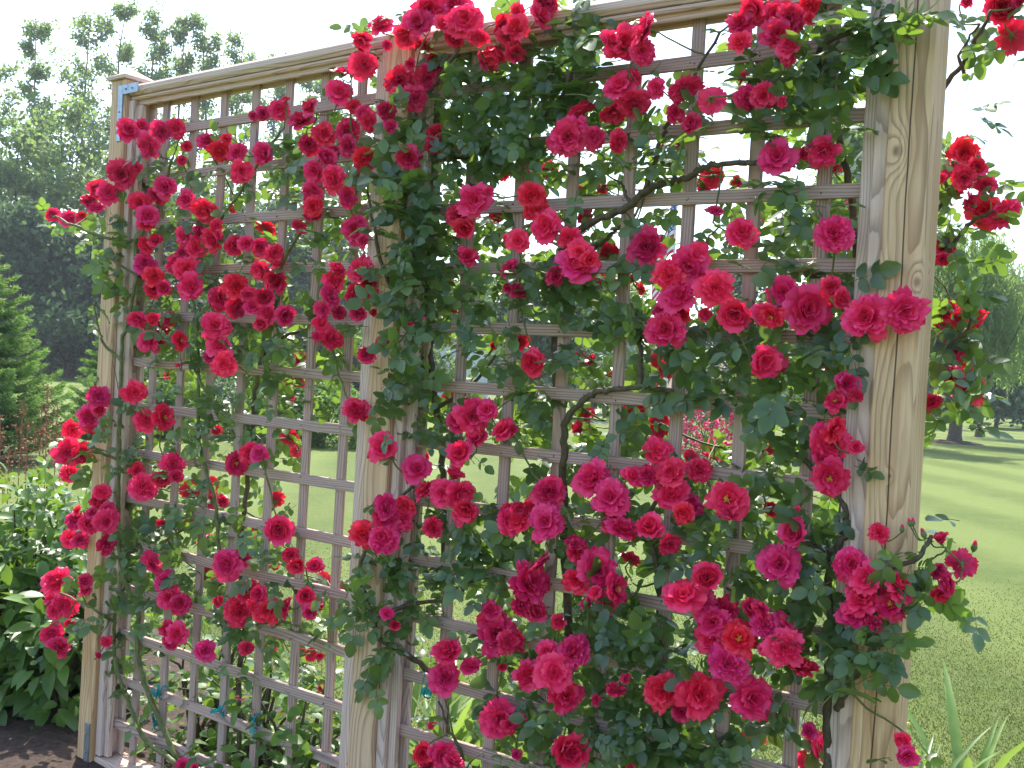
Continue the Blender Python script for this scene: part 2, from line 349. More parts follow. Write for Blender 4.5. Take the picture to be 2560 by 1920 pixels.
def frame(u0, u1, z0):
    """top rail with bullnose and moulding, inner header, stiles, bottom rail"""
    top = z0+1.03*DZ; mb = MB()
    mb.board(fr_f, u0, u1, z0+.80*DZ, top, -.062, .055, 'u', ro(), .011); mb.build('top_rail', M_FRAME, tre, wc=True)
    mb = MB(); mb.board(fr_f, u0+.004, u1-.004, z0+.71*DZ, z0+.79*DZ, -.050, .045, 'u', ro(), .005); mb.build('moulding', M_FRAME, tre, wc=True)
    mb = MB(); mb.board(fr_f, u0+.03, u1-.03, z0+.61*DZ, z0+.73*DZ, -.030, -.0165, 'u', ro(), .002)
    mb.board(fr_f, u0+.03, u1-.03, z0+.61*DZ, z0+.73*DZ, .017, .034, 'u', ro(), .002); mb.build('inner_header', M_FRAME, tre, wc=True)
    for e, sg in ((u0, 1), (u1, -1)):
        mb = MB()
        a, c = sorted((e, e+sg*.032)); mb.board(fr_f, a, c, zb+.06, z0+.705*DZ, -.052, .045, 'v', ro(), .003)
        a, c = sorted((e+sg*.0325, e+sg*.060)); mb.board(fr_f, a, c, zb+.06, z0+.605*DZ, -.036, -.0165, 'v', ro(), .002)
        a, c = sorted((e+sg*.0325, e+sg*.060)); mb.board(fr_f, a, c, zb+.06, z0+.605*DZ, .017, .034, 'v', ro(), .002)
        mb.build('frame_stile', M_FRAME, tre, wc=True)
    mb = MB(); mb.board(fr_f, u0, u1, zb-.03, zb+.055, -.055, .05, 'u', ro(), .004); mb.build('bottom_rail', M_FRAME, tre, wc=True)
frame(XP[0]+PW[0]+.001, XP[1]-.001, ZL0); frame(XP[1]+PW[1]+.001, XP[2]-.001, ZR0)
uc = XP[2]+PW[2]/2
kn = []
for kx, ky, ks in ((2245, 378, .017), (2292, 705, .014), (2190, 702, .013), (2225, 1190, .006)):
    p = plane_pt(kx, ky, .07); kn.append((p[2], p[0], ks))
cr = plane_pt(2228, 1100, .07)[0]
M_POSTR = wood_mat('post_wood_knotty', (.78, .52, .29), (.26, .11, .045), (.66, .465, .345), .15, .0078, (uc+.012, -.018), .024, kn, cr, stain=(.48, .26, .11), aged=.3)
for i, (x, pw) in enumerate(zip(XP, PW)):
    mb = MB(); top = (ZL0+1.42*DZ if i == 0 else ZR0+1.35*DZ)
    if i == 2:
        mb.board(fr_f, x, x+pw, -.3, top, -.07, .048, 'v', (0, 0, 0), .004); o = mb.build('post', M_POSTR, tre, wc=True)
    else:
        top = ZL0+1.06*DZ+.018 if i == 0 else ZR0+1.025*DZ
        mb.board(fr_f, x, x+pw, -.3, top, -.07, .05, 'v', (random.random()*9, -x-pw/2, 0), .004); o = mb.build('post', M_POST, tre, wc=True)
    # pyramid cap
    c0, c1, d0, d1 = x-.012, x+pw+.012, -.082, .062; q = MB()
    if i != 1:
        V = [fence(u, z, -d) for z, e in ((top+.001, 0), (top+.014, 0), (top+.048, 1)) for u, d in (((c0, d0), (c1, d0), (c1, d1), (c0, d1)) if not e else (((c0+c1)/2-.008, (d0+d1)/2-.008), ((c0+c1)/2+.008, (d0+d1)/2-.008), ((c0+c1)/2+.008, (d0+d1)/2+.008), ((c0+c1)/2-.008, (d0+d1)/2+.008)))]
        F = [(3, 2, 1, 0), (8, 9, 10, 11)]+[(4*l+j, 4*l+(j+1) % 4, 4*l+4+(j+1) % 4, 4*l+4+j) for l in range(2) for j in range(4)]
        q.add(V, F, 0, .5, [(a[0]*3, a[1], a[2]) for a in V]); cp = q.build('post_cap', M_FRAME, tre, wc=True)
        cp.parent = o; cp.location = (0, 0, 0)
# metal corner brackets on the left post
def bracket(u, z, sx, sz):
    mb = MB(); t0, t1 = -.0755, -.0712
    mb.board(fr_f, u, u+.030, z-sz*.0, z+sz*.21 if sz > 0 else z, t0, t1, 'v', (0, 0, 0), .001) if sz > 0 else mb.board(fr_f, u, u+.030, z-.21, z, t0, t1, 'v', (0, 0, 0), .001)
    mb.board(fr_f, u+.0302, u+.125, z-.036 if sz < 0 else z, z if sz < 0 else z+.036, t0, t1, 'u', (0, 0, 0), .001)
    for du, dz_ in ((.015, .10), (.015, .17), (.05, .018), (.09, .018)):
        c = fence(u+du, z+(dz_ if sz > 0 else -dz_), .077); mb.tube([c, c+np.array([0, -.002, 0])], [.0035, .003], 8)
    return mb.build('corner_bracket', M_METAL, tre)
bracket(XP[0]+.055, ZL0+1.02*DZ, 1, -1); bracket(XP[0]+.055, zb-.03, 1, 1)
# teal ties
M_TIE = simple_mat('teal_tape', (.01, .26, .28), .45)
TIES = [(400, 1735, 'dangling end up, on the second lowest slat left of the canes'), (555, 1775, 'flat one over a lattice crossing'), (634, 1806, 'bunched one wrapped round a crossing, biggest of the ties'), (388, 1812, 'long narrow one hanging behind the cane'), (1062, 1728, 'beside the middle post on the right panel')]
for x, y, lb in TIES:
    p = plane_pt(x, y, .022); mb = MB()
    for k in range(3):
        a = rng.normal(size=3)*.012; pts = [p+a*np.array([1, .3, 1]), p+rng.normal(size=3)*.006, p+np.array([rng.normal()*.03, -.01, rng.normal()*.028])]
        for j in range(3):
            pass
        P = np.array(pts); wv = np.array([0.003, 0, .008]) if abs(P[2][0]-P[0][0]) > .02 else np.array([.008, 0, .003])
        V = np.concatenate([P-wv, P+wv]); mb.add(V, [(0, 1, 4, 3), (1, 2, 5, 4)])
    # loop round the slat
    ang = np.linspace(0, 2*math.pi, 12); L = np.array([p+np.array([.004*math.sin(3*a), .018+.022*math.cos(a), .024*math.sin(a)]) for a in ang]); mb.tube(L, .0028, 5)
    props(mb.build('plant_tie', M_TIE, smooth=True), 'teal plant tie, '+lb, 'plant tie', 'teal ties on the lattice')
# ------------------------------------------------------------------ rose blossoms
def rose_mesh(name, mats, kind, seed):
    r_ = np.random.default_rng(seed); mb = MB(); ga = 2.39996; U = r_.uniform
    ss = np.linspace(-1, 1, 7); tt = np.array([0, .2, .42, .62, .8, .92, 1.0]); nt_ = len(tt)
    F = [(j*7+i, j*7+i+1, (j+1)*7+i+1, (j+1)*7+i) for j in range(nt_-1) for i in range(6)]
    rings = {'full': ((9, .44, 82, 42, .30, .30, .02), (10, .62, 66, 60, .34, .22, .02), (10, .82, 50, 48, .36, .14, .0), (9, 1.04, 24, 38, .40, .08, -.05)),
             'loose': ((6, .46, 80, 45, .32, .28, .03), (8, .72, 58, 62, .40, .18, .02), (8, 1.02, 30, 38, .44, .08, -.04)),
             'half': ((8, .55, 86, 30, .30, .34, .02), (8, .84, 76, 30, .40, .30, .02), (6, 1.02, 58, 46, .46, .22, .0)),
            'open': ((5, .50, 62, 40, .30, .18, .12), (7, .78, 42, 45, .42, .12, .1), (8, .98, 20, 38, .48, .05, .0))}[kind]
    k = 0; nr_ = len(rings)
    for ri, (n, L0, e0, bend, W0, cup, base) in enumerate(rings):
        for q in range(n):
            k += 1; az = k*ga+U(-.25, .25); L = L0*U(.78, 1.16); e = R(e0+U(-11, 11)); kp = R(bend*U(.55, 1.45)); W = W0*U(.85, 1.2); tw = U(-.35, .35)
            T = np.linspace(0, 1, 21); el = e-kp*T**1.8; cx = np.concatenate([[0], np.cumsum(np.cos(el[:-1])*L/20)]); cz = np.concatenate([[0], np.cumsum(np.sin(el[:-1])*L/20)])
            ra = .03+.05*ri; X = np.interp(tt, T, cx)+ra*.6+base; Z = np.interp(tt, T, cz)-.12-.03*ri; E = np.interp(tt, T, el)
            w_ = W*np.sin(np.clip(tt, 0, 1)**.8*math.pi*.60)**.7; w_[-1] *= .80
            f1, p1, ra_ = U(3, 6.5), U(0, 6), U(.04, .095)*(L0+.3); V = []; tone = []
            tnb = U(-.18, .18)
            for a in range(nt_):
                for sv_ in ss:
                    t_ = tt[a]; lat = sv_*w_[a]; nrm = cup*sv_*sv_*(W/.4)*(1-.6*t_*(ri == nr_-1))-.13*max(0, t_-.75)*(.4+abs(sv_))*(ri > 0)+ra_*math.sin(f1*sv_+p1)*t_*t_
                    lx_ = X[a]-(.055*L*math.exp(-(sv_/.22)**2) if t_ > .95 else 0)-.10*L*sv_**4*(t_ > .9)-.03*L*sv_*sv_*t_+ra_*.9*math.sin(f1*1.7*sv_+p1*3)*(t_ > .85)
                    px_ = lx_-math.sin(E[a])*nrm; pz_ = Z[a]+math.cos(E[a])*nrm; lat2 = lat+tw*t_*.12
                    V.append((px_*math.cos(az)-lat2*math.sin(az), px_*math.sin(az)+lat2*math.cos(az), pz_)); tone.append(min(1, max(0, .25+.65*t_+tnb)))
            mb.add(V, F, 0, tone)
    V = []                                                # calyx and hip
    for k in range(5):
        a = k*2*math.pi/5; V += [(.12*math.cos(a-.4), .12*math.sin(a-.4), -.20), (.12*math.cos(a+.4), .12*math.sin(a+.4), -.20), (.5*math.cos(a), .5*math.sin(a), -.24)]
    T = np.arange(15).reshape(5, 3); mb.add(V, T, 1, .5); mb.tube([(0, 0, -.14), (0, 0, -.24), (0, 0, -.34), (0, 0, -.40)], [.13, .14, .10, .03], 8, 1)
    if kind == 'open':
        for k in range(26):
            a = U(0, 6.28); q = U(.03, .2); mb.tube([(0, 0, -.05), (q*math.cos(a), q*math.sin(a), .16+U(0, .05))], [.008, .018], 4, 2)
    s_ = 1/1.02; mb.v = [v*s_ for v in mb.v]                  # unit radius
    o = mb.build(name, mats, smooth=True); me = o.data; bpy.data.objects.remove(o); return me
ROSES = {}
for key, mt in (('m', M_PINK), ('r', M_RED), ('k', M_SHADED)):
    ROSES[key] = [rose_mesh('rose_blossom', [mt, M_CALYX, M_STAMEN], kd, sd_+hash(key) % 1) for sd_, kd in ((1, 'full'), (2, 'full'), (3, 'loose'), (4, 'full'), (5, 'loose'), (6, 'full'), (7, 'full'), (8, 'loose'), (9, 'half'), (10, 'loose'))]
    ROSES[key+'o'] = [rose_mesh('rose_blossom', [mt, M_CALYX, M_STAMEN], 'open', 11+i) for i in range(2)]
# blossoms as seen, tile by tile: x y diameter colour[flags]; b = on the far side, o = open with stamens, s = seen from the side, v = seen from behind
TILES = {
(0, 0): "830 845 130 r;915 830 110 m;965 950 150 m;1050 850 110 m;1140 830 110 m;1210 950 70 k;1180 1040 60 r;1350 920 110 k;1425 975 130 r;1480 900 80 m;1540 990 110 m;1565 1110 120 m;790 1130 140 k;870 1090 80 r;640 1230 110 k;700 1250 110 m;570 1300 90 k;625 1350 100 m;340 1390 80 m;390 1400 70 k;455 1415 115 m;530 1400 60 k;1070 1215 120 m;1020 1260 110 k;905 1315 120 m;1210 1295 110 m;1325 1360 140 m;960 1400 130 m;950 1450 100 r;1520 1350 80 rb;1640 750 60 m;945 1590 120 m;1010 1560 90 k;1190 1530 100 m;1290 1510 110 m;1380 1550 140 r;1270 1610 110 m;1180 1640 70 r;1520 1590 110 k;1600 1580 100 m;1400 1460 80 m",
(640, 0): "45 735 80 k;150 710 120 m;195 650 60 ms;290 780 130 k;355 700 110 k;440 870 130 k;340 940 110 k;490 980 110 k;430 1030 140 m;380 1110 120 m;505 1160 150 m;365 1250 140 m;370 1340 120 r;370 1390 120 k;590 1280 110 m;55 1000 140 m;560 470 110 m;540 600 150 m;810 165 110 m;700 240 130 m;675 320 90 k;700 420 150 m;630 690 80 k;700 740 110 m;735 790 120 r;840 720 100 k;595 860 150 k;600 950 110 k;700 1030 140 r;880 830 110 k;990 1025 140 r;1120 60 170 m;1050 150 130 m;1290 40 170 m;970 230 120 m;850 290 60 m;1090 290 100 k;1355 130 190 m;1290 250 130 r;1230 150 100 r;1440 240 100 m;1000 420 80 k;930 520 150 r;1100 500 160 r;1030 640 150 k;920 620 100 r;1210 430 80 k;1150 390 80 k;1170 870 110 k;1150 930 100 k;1600 160 130 r;1560 320 180 m;1520 380 110 k;1630 240 110 m;645 1490 140 m;690 1560 80 r;1410 1300 190 m;1310 1390 150 k;1360 1480 150 r;1500 1250 80 m;1560 1400 80 rb;60 1480 100 rb;280 1470 90 k;30 1600 110 k;120 1640 100 r;1600 1090 110 rb;1640 1560 80 k;780 1250 40 rb;735 1180 50 rb",
(1280, 0): "210 20 150 r;185 110 130 r;30 180 130 r;40 80 100 m;10 340 120 m;720 290 180 m;870 185 170 m;640 270 110 m;840 330 140 m;700 560 180 m;800 500 110 m;800 670 180 r;660 720 150 k;940 570 120 m;1120 570 180 m;1060 730 110 r;1160 800 110 k;440 735 180 rs;360 890 190 m;430 830 120 m;530 890 130 m;690 920 120 r;1290 650 160 mv;1500 500 80 r;1520 630 170 m;1630 620 140 r;1480 150 140 r;1580 60 160 m;1480 270 110 m;100 1060 110 kb;240 1100 110 kb;130 1150 130 kb;130 1270 150 r;150 1350 150 r;220 1470 190 m;370 1540 130 m;40 1560 120 m;440 1640 150 m;870 1600 190 k;1200 1650 150 m;1310 1370 120 ms;1490 1510 190 m;1300 1140 120 rb;1250 1200 80 rb;480 1400 110 kb;590 1220 80 rb;440 1240 60 rb;640 1640 110 kb;990 930 70 rb;1080 930 80 rb;1460 1170 80 rb;560 1540 60 rb",
(1920, 0): "50 100 180 r;150 120 150 r;60 220 150 r;130 290 110 m;130 370 90 m;270 30 110 r;270 120 70 r;20 620 110 ro;90 660 60 r;60 1020 190 m;355 980 180 m;235 1000 90 k;430 1525 230 m;1510 60 210 k;1580 235 160 kv;1640 20 90 k;1290 10 60 k;1270 990 150 r;1200 1060 90 rv;1340 1090 150 r;1180 1180 180 kv;1270 1150 120 k;1410 1200 110 r;1120 1170 90 m;1400 1370 190 r;1530 1390 170 m;1310 1310 110 k;1160 1590 150 k;540 1320 60 mb;575 580 100 kb;430 1080 70 rb;260 610 60 rb",
(0, 640): "940 50 130 m;1000 130 120 r;990 220 130 m;1060 210 110 m;1140 60 100 r;1210 90 160 m;1240 200 150 m;1530 190 130 r;1420 280 150 r;1540 330 130 k;1610 250 110 m;1640 330 100 m;900 410 120 m;990 420 100 m;1040 470 110 k;1100 400 80 k;965 555 130 m;1030 560 60 k;1170 550 110 ro;1395 455 140 m;1420 580 130 m;1370 660 100 k;1455 700 130 m;1160 710 50 ms;1100 760 60 rb;640 910 130 m;870 885 130 m;580 1040 120 m;595 1140 140 m;465 1130 110 m;640 1000 80 k;940 1060 130 m;1065 1045 150 ro;440 1270 150 m;530 1280 120 r;450 1410 120 m;1120 1350 140 m;1140 1430 80 k;935 1500 160 m;1050 1440 110 k;890 1390 90 k;1530 1345 140 ko;1630 1280 120 m;660 1530 110 m;640 1600 120 r;1240 1510 90 rb;1360 1490 110 rb;1380 1590 110 rb;860 1150 50 rb;1440 1590 70 kb;500 1650 70 m;700 1650 90 r;1400 1130 60 rb",
(640, 640): "30 90 120 m;130 160 140 k;60 270 140 r;70 370 110 m;180 390 140 m;30 440 80 k;130 10 120 k;525 90 110 m;680 85 140 ro;500 160 110 m;730 170 120 k;640 240 110 r;730 250 110 m;480 260 130 m;665 350 130 m;540 370 90 k;430 350 100 m;420 440 110 m;490 540 130 r;410 520 90 m;750 360 60 r;820 570 110 r;725 630 140 m;290 665 70 rb;180 880 120 kb;260 800 90 rb;160 790 70 rb;655 1000 150 k;820 1240 180 m;20 1280 100 m;215 1170 100 rb;260 1260 70 rb;125 1580 100 rb;1000 440 50 ms;1370 0 110 k;1640 80 110 r;1640 200 80 k;1400 1040 200 m;1310 1070 120 k;1430 1160 150 k;1500 1000 130 m;1340 1290 180 m;1610 1130 140 r;1040 1380 150 m;1280 1430 130 r;1100 1520 130 r;1210 1530 140 m;1320 1540 180 m;1370 1630 150 r;840 1630 160 m;960 1620 120 r;1250 930 90 rb;1370 920 60 rb;1100 1300 60 rb;1280 340 50 rb;1240 160 50 rb;1540 580 40 rb;1630 1650 120 m",
(1280, 640): "430 60 220 m;500 30 120 r;40 100 80 r;40 230 90 k;280 130 110 k;1150 70 200 m;1020 130 170 m;1080 250 200 m;1320 210 190 m;1090 360 130 k;1000 480 190 r;960 350 90 k;1450 370 230 m;1640 380 150 r;1250 380 80 k;135 690 150 r;1610 690 210 m;570 180 110 kb;630 190 90 kb;790 150 80 rb;830 210 70 rb;50 550 90 rb;510 680 70 rb;440 630 40 mb;960 660 110 rb;1000 740 90 rb;900 800 80 rb;620 760 50 rb;790 1020 150 rb;900 1010 130 rb;740 1080 110 kb;960 1100 130 kb;810 1180 90 rb;720 1140 90 kb;490 1020 80 rb;450 1110 100 kb;220 1060 110 kb;570 1250 60 rb;940 1260 180 m;1330 1240 150 mb;1250 1310 60 rb;1380 1340 60 mb;1210 1390 150 k;1160 1300 70 rb;780 1430 130 m;880 1420 150 r;1030 1400 160 r;1030 1550 210 m;520 1440 220 m;240 1530 190 r;640 1570 190 m;1160 1620 150 k;1400 1580 210 ro;1590 1210 80 rb;0 1130 70 r;40 1640 100 r;110 1630 110 m;1640 1300 70 rb",
(1920, 640): "100 240 190 m;20 390 140 ro;260 350 250 r;640 400 220 m;880 360 250 m;20 690 170 m;410 200 120 k;600 200 90 kb;480 280 110 k;510 830 150 k;440 940 130 ko;560 900 90 k;400 1200 230 m;400 1440 190 ro;430 1120 150 r;350 1310 90 k;570 1240 80 r;600 860 40 rb;400 720 60 mb;1170 340 150 r;1310 390 150 r;1240 400 110 k;1120 490 120 m;1080 580 100 k;1190 620 130 k;1200 780 120 k;1290 770 150 r;1310 870 160 r;1260 900 110 m;1060 950 110 r;1130 20 80 k;20 1250 60 rb;1130 700 80 k;20 1640 80 rb;190 1650 60 m",
(0, 1280): "490 50 120 m;570 80 110 m;690 60 130 m;460 170 110 m;520 180 90 m;690 210 110 k;600 10 70 k;370 450 160 m;550 450 80 k;555 510 80 k;340 560 90 m;415 600 150 m;350 640 90 m;340 780 130 m;450 720 60 r;385 870 120 r;990 330 140 m;1075 455 130 m;1100 550 130 m;1170 590 130 r;1100 760 110 r;1150 790 120 m;1100 850 80 m;690 840 60 ms;640 930 40 r;1330 900 120 m;1465 340 170 m;1570 300 110 k;1600 880 90 k;1330 400 90 kb;1230 60 60 rb;1320 170 80 rb;1400 570 80 r;1610 520 120 ro;1560 650 170 r;1640 610 80 r;1190 1650 90 r;1260 1655 50 r;1040 70 50 r;1610 130 80 rb",
(640, 1280): "145 115 200 m;230 280 100 k;275 330 130 r;380 360 130 m;120 340 60 rb;440 450 100 rb;565 480 40 mb;15 530 100 r;70 640 150 r;200 620 130 r;320 540 120 m;370 600 110 k;350 650 90 r;130 740 60 mb;210 770 30 rb;100 855 90 kb;290 910 50 rb;355 920 80 rb;410 935 50 rb;425 1140 40 mb;700 150 150 r;840 40 150 r;940 50 140 m;825 170 200 m;1150 100 130 k;1350 10 130 ro;1640 60 150 m;850 660 80 m;900 730 80 k;1010 385 40 rb;1245 900 160 r;1390 1000 120 m;1225 1070 180 m;1520 640 120 r;1560 790 200 r;1500 700 120 m;1630 840 120 k;1580 1340 190 m;1640 1380 90 r;1140 1380 50 mb;1070 1560 150 r;1200 1570 150 m;1280 1620 120 m;1110 1640 110 r;1600 1000 60 k",
(1280, 1280): "40 60 140 m;220 70 190 m;650 40 150 k;720 110 160 r;890 120 200 m;1020 210 120 k;1110 10 130 r;1400 0 130 r;430 250 150 k;400 200 100 k;120 460 220 r;60 600 130 k;150 650 150 k;300 710 90 k;560 380 230 m;420 440 150 r;680 500 180 ro;540 520 100 m;480 590 80 r;610 600 100 k;770 310 110 rb;1110 540 230 m;1270 440 220 r;1230 570 150 m;1370 640 180 k;1300 710 190 m;1290 820 190 m;1470 820 190 ro;1400 990 220 m;1540 640 140 k;1620 640 130 m;1640 740 150 m;400 910 230 r;230 910 130 m;110 1060 160 r;270 1040 220 m;350 1190 190 r;980 1160 210 r;1220 1180 240 r;1100 1290 110 k;1560 1210 230 m;360 1530 250 r;735 1080 70 k;670 1150 110 k;550 1220 70 k;30 840 110 k;50 1340 80 k;30 1570 60 k;770 1650 70 m;1500 1490 110 kb;1600 1450 90 rb;1490 380 80 kb;1630 310 80 m;1640 890 80 m;170 320 130 k",
(1920, 1280): "170 20 90 m;190 140 220 m;80 340 200 m;720 135 110 r;540 340 210 m;640 430 180 m;620 560 220 m;850 480 180 r;800 600 180 ro;770 400 90 k;560 660 190 r;690 720 130 r;90 760 180 m;110 880 210 m;220 1010 170 ks;1120 190 120 ks;1260 330 150 rv;1100 380 110 k;1170 460 130 m;1120 530 110 k;270 1420 90 k;320 1490 110 rb;270 1580 160 mb;350 1530 120 mb;870 1480 110 m;900 1580 130 m"}
BL = []
for (ox, oy), tx in TILES.items():
    for it in tx.split(';'):
        a, b_, d_, fl = it.split(); BL.append((ox+float(a)/2.592, oy+float(b_)/2.592, float(d_)/2.592, fl))
# five climbing roses side by side along the trellis
edges = [0, 520, 905, 1430, 1905, 9999]
PL = [('climbing rose in full bloom over the left end post and left edge of the lattice', 430),
      ('climbing rose over the right half of the left lattice panel, stopping at the middle post', 596),
      ('climbing rose hiding the middle post and arching over the top rail', 1110),
      ('climbing rose over the middle of the right lattice panel, with a bare diagonal cane', 1425),
      ('climbing rose round the knotty right end post, sprays hanging free against the sky', 2075)]
plants = []
for lb, px in PL:
    p = plane_pt(px, 1915, -.06); p[2] = 0.05
    plants.append(empty('climbing_rose', p, lb, 'climbing rose', 'climbing roses on the trellis'))
def pid(px, py):
    k = 0
    while px > edges[k+1]: k += 1
    return k
# main canes: plant, radius, [(px, py, offset)] with offset > 0 in front of the lattice
CANES = [(0, .0095, [(435, 1960, .04), (435, 1905, .05), (365, 1850, .04), (328, 1770, .035), (289, 1666, .035), (285, 1589, .04), (297, 1496, .05), (328, 1446, .05), (386, 1376, .05), (450, 1330, .04), (520, 1310, .03)]),
 (0, .0105, [(440, 1960, .03), (438, 1900, .03), (409, 1820, .03), (362, 1704, .03), (343, 1608, .03), (347, 1530, .03), (310, 1440, .07), (296, 1300, .07), (298, 1150, .08), (300, 1000, .08), (305, 870, .08), (322, 790, .08), (340, 700, .07), (350, 600, .05), (400, 500, .05), (430, 400, .06)]),
 (0, .006, [(300, 900, .07), (260, 860, .09), (245, 820, .1), (235, 760, .1)]), (0, .005, [(345, 690, .06), (280, 650, .1), (235, 640, .13)]),
 (0, .007, [(350, 600, .05), (290, 600, .1), (200, 570, .16), (140, 540, .18)]), (0, .006, [(300, 1300, .07), (240, 1320, .12), (190, 1330, .14)]), (0, .006, [(290, 1560, .05), (230, 1520, .1), (150, 1480, .14)]),
 (0, .006, [(300, 1150, .07), (230, 1130, .12), (175, 1150, .16)]),
 (1, .0105, [(596, 1960, -.05), (596, 1880, -.05), (600, 1640, -.05), (603, 1400, -.05), (612, 1250, -.05), (630, 1080, -.04), (640, 960, -.03), (664, 880, -.03), (715, 840, -.03), (780, 820, -.03)]),
 (1, .008, [(575, 1960, -.04), (560, 1600, -.04), (548, 1400, .03), (540, 1273, .03), (517, 1180, .03), (498, 1103, .03), (497, 949, .03), (490, 800, .03), (480, 700, .04), (520, 600, .05), (600, 480, .04), (650, 400, .04), (700, 330, .05)]),
 (1, .0075, [(612, 1122, -.03), (552, 1045, .03), (494, 940, .035), (470, 860, .04)]), (1, .007, [(600, 1560, -.03), (660, 1555, .03), (729, 1560, .03), (783, 1590, .03)]), (1, .007, [(640, 960, -.03), (690, 700, .03), (770, 550, .03), (830, 420, .04), (880, 330, .06)]),
 (2, .012, [(1110, 1960, -.06), (1112, 1600, -.06), (1112, 1300, -.06), (1108, 1161, -.05), (1091, 1026, -.04), (1080, 910, -.03), (1068, 794, -.03), (1050, 700, .03), (1020, 560, .05), (1000, 450, .06), (1020, 330, .06), (1080, 220, .07), (1150, 120, .08)]),
 (2, .009, [(1110, 1700, -.06), (1020, 1640, .03), (950, 1600, .08), (937, 1577, .1), (950, 1540, .09), (1026, 1511, .04), (1095, 1503, .03), (1141, 1488, .03), (1190, 1450, .03), (1260, 1440, .03)]),
 (2, .006, [(1160, 1960, .03), (1153, 1878, .03), (1120, 1820, .03), (1099, 1755, .03)]), (2, .008, [(1068, 794, -.02), (980, 720, .07), (940, 600, .09), (920, 480, .1)]), (2, .009, [(1080, 400, .04), (1200, 380, .03), (1300, 330, .03), (1400, 250, .04), (1440, 150, .06)]),
 (2, .008, [(940, 1577, .1), (900, 1430, .11), (960, 1300, .09), (1040, 1200, .05)]), (2, .007, [(1090, 1020, -.03), (1180, 960, -.05), (1240, 890, -.03)]),
 (3, .0125, [(1430, 1960, -.05), (1425, 1700, -.05), (1415, 1400, -.04), (1411, 1270, -.02), (1410, 1120, .02), (1420, 1045, .03), (1473, 990, .035), (1527, 975, .035), (1600, 968, .035), (1680, 975, .035)]),
 (3, .009, [(1600, 968, .035), (1600, 900, .03), (1597, 850, .02), (1580, 760, .04)]), (3, .013, [(1415, 1400, -.05), (1400, 1100, -.05), (1390, 900, -.05), (1385, 720, -.04), (1400, 640, .02), (1442, 579, .035), (1530, 535, .035), (1570, 515, .035), (1610, 480, .035), (1660, 458, .035), (1715, 445, .035), (1760, 420, .035), (1830, 408, .035), (1897, 405, .035), (1990, 385, .03)]),
 (3, .005, [(1575, 505, .035), (1560, 470, .04), (1548, 455, .05)]), (3, .006, [(1480, 620, -.04), (1520, 595, -.04), (1545, 570, -.03), (1590, 540, -.04)]), (3, .0095, [(1640, 1960, -.04), (1650, 1600, -.04), (1640, 1400, .03), (1620, 1300, .04), (1700, 1150, .05)]),
 (3, .007, [(1610, 480, .035), (1640, 400, .04), (1660, 330, .05), (1700, 250, .05), (1800, 80, .05)]),
 (4, .012, [(2066, 1960, .03), (2070, 1850, .03), (2072, 1700, .035), (2085, 1600, .035), (2072, 1480, .04), (2086, 1388, .04), (2110, 1330, .04), (2105, 1250, .03), (1997, 1141, .02), (1920, 1100, -.02)]),
 (4, .009, [(2090, 1770, .04), (2130, 1700, .10), (2180, 1620, .11), (2190, 1500, .12), (2200, 1430, .13), (2290, 1400, .12), (2330, 1340, .1)]),
 (4, .012, [(2110, 1330, .03), (2120, 1100, -.03), (2150, 900, -.06), (2140, 600, -.06), (2110, 400, -.05), (2080, 250, -.04), (2050, 120, .03), (2200, 60, .09), (2240, 30, .1)]),
 (4, .0085, [(2150, 900, -.06), (2240, 800, -.15), (2300, 600, -.2), (2345, 260, -.2), (2417, 147, -.16), (2445, 90, -.12), (2480, 30, -.1)]), (4, .005, [(2417, 190, -.16), (2400, 140, -.15), (2450, 60, -.12)]),
 (4, .006, [(2300, 640, -.18), (2337, 536, -.18), (2398, 463, -.15), (2440, 420, -.12)]), (4, .007, [(2300, 700, -.18), (2398, 590, -.18), (2437, 548, -.15), (2480, 530, -.13)]), (4, .007, [(2240, 900, -.15), (2350, 880, -.15), (2400, 840, -.13), (2430, 800, -.12)]),
 (4, .007, [(2070, 1480, .03), (1990, 1500, .03), (1960, 1540, .04)]), (4, .007, [(2090, 1380, .04), (2020, 1360, .04), (1960, 1300, .06)])]
def catmull(P, n=5):
    P = np.asarray(P, float); Q = np.concatenate([[2*P[0]-P[1]], P, [2*P[-1]-P[-2]]]); out = []
    for i in range(1, len(Q)-2):
        for t_ in np.linspace(0, 1, n, endpoint=False):
            a, b_, c, d = Q[i-1:i+3]; out.append(.5*((2*b_)+(-a+c)*t_+(2*a-5*b_+4*c-d)*t_**2+(-a+3*b_-3*c+d)*t_**3))
    out.append(P[-1]); return np.array(out)
cane_mb = [MB() for _ in PL]; leaf_mb = [MB() for _ in PL]; net = [[] for _ in PL]
for k, r0, pts in CANES:
    P = catmull([plane_pt(*q) for q in pts], 6); P += rng.normal(size=P.shape)*.0022
    rr = np.linspace(r0, r0*.5, len(P))*rng.uniform(.9, 1.12, len(P)); gr = 1 if (k == 0 or (k == 1 and r0 < .01)) else 0
    cane_mb[k].tube(P, rr, 7, gr); net[k] += list(P)
    for i in range(2, len(P)-1, 3):                        # thorns
        d = rnd_dir(1)[0]; cane_mb[k].tube([P[i]+d*rr[i]*.7, P[i]+d*(rr[i]+.006)], [.0025, .0004], 4, gr)
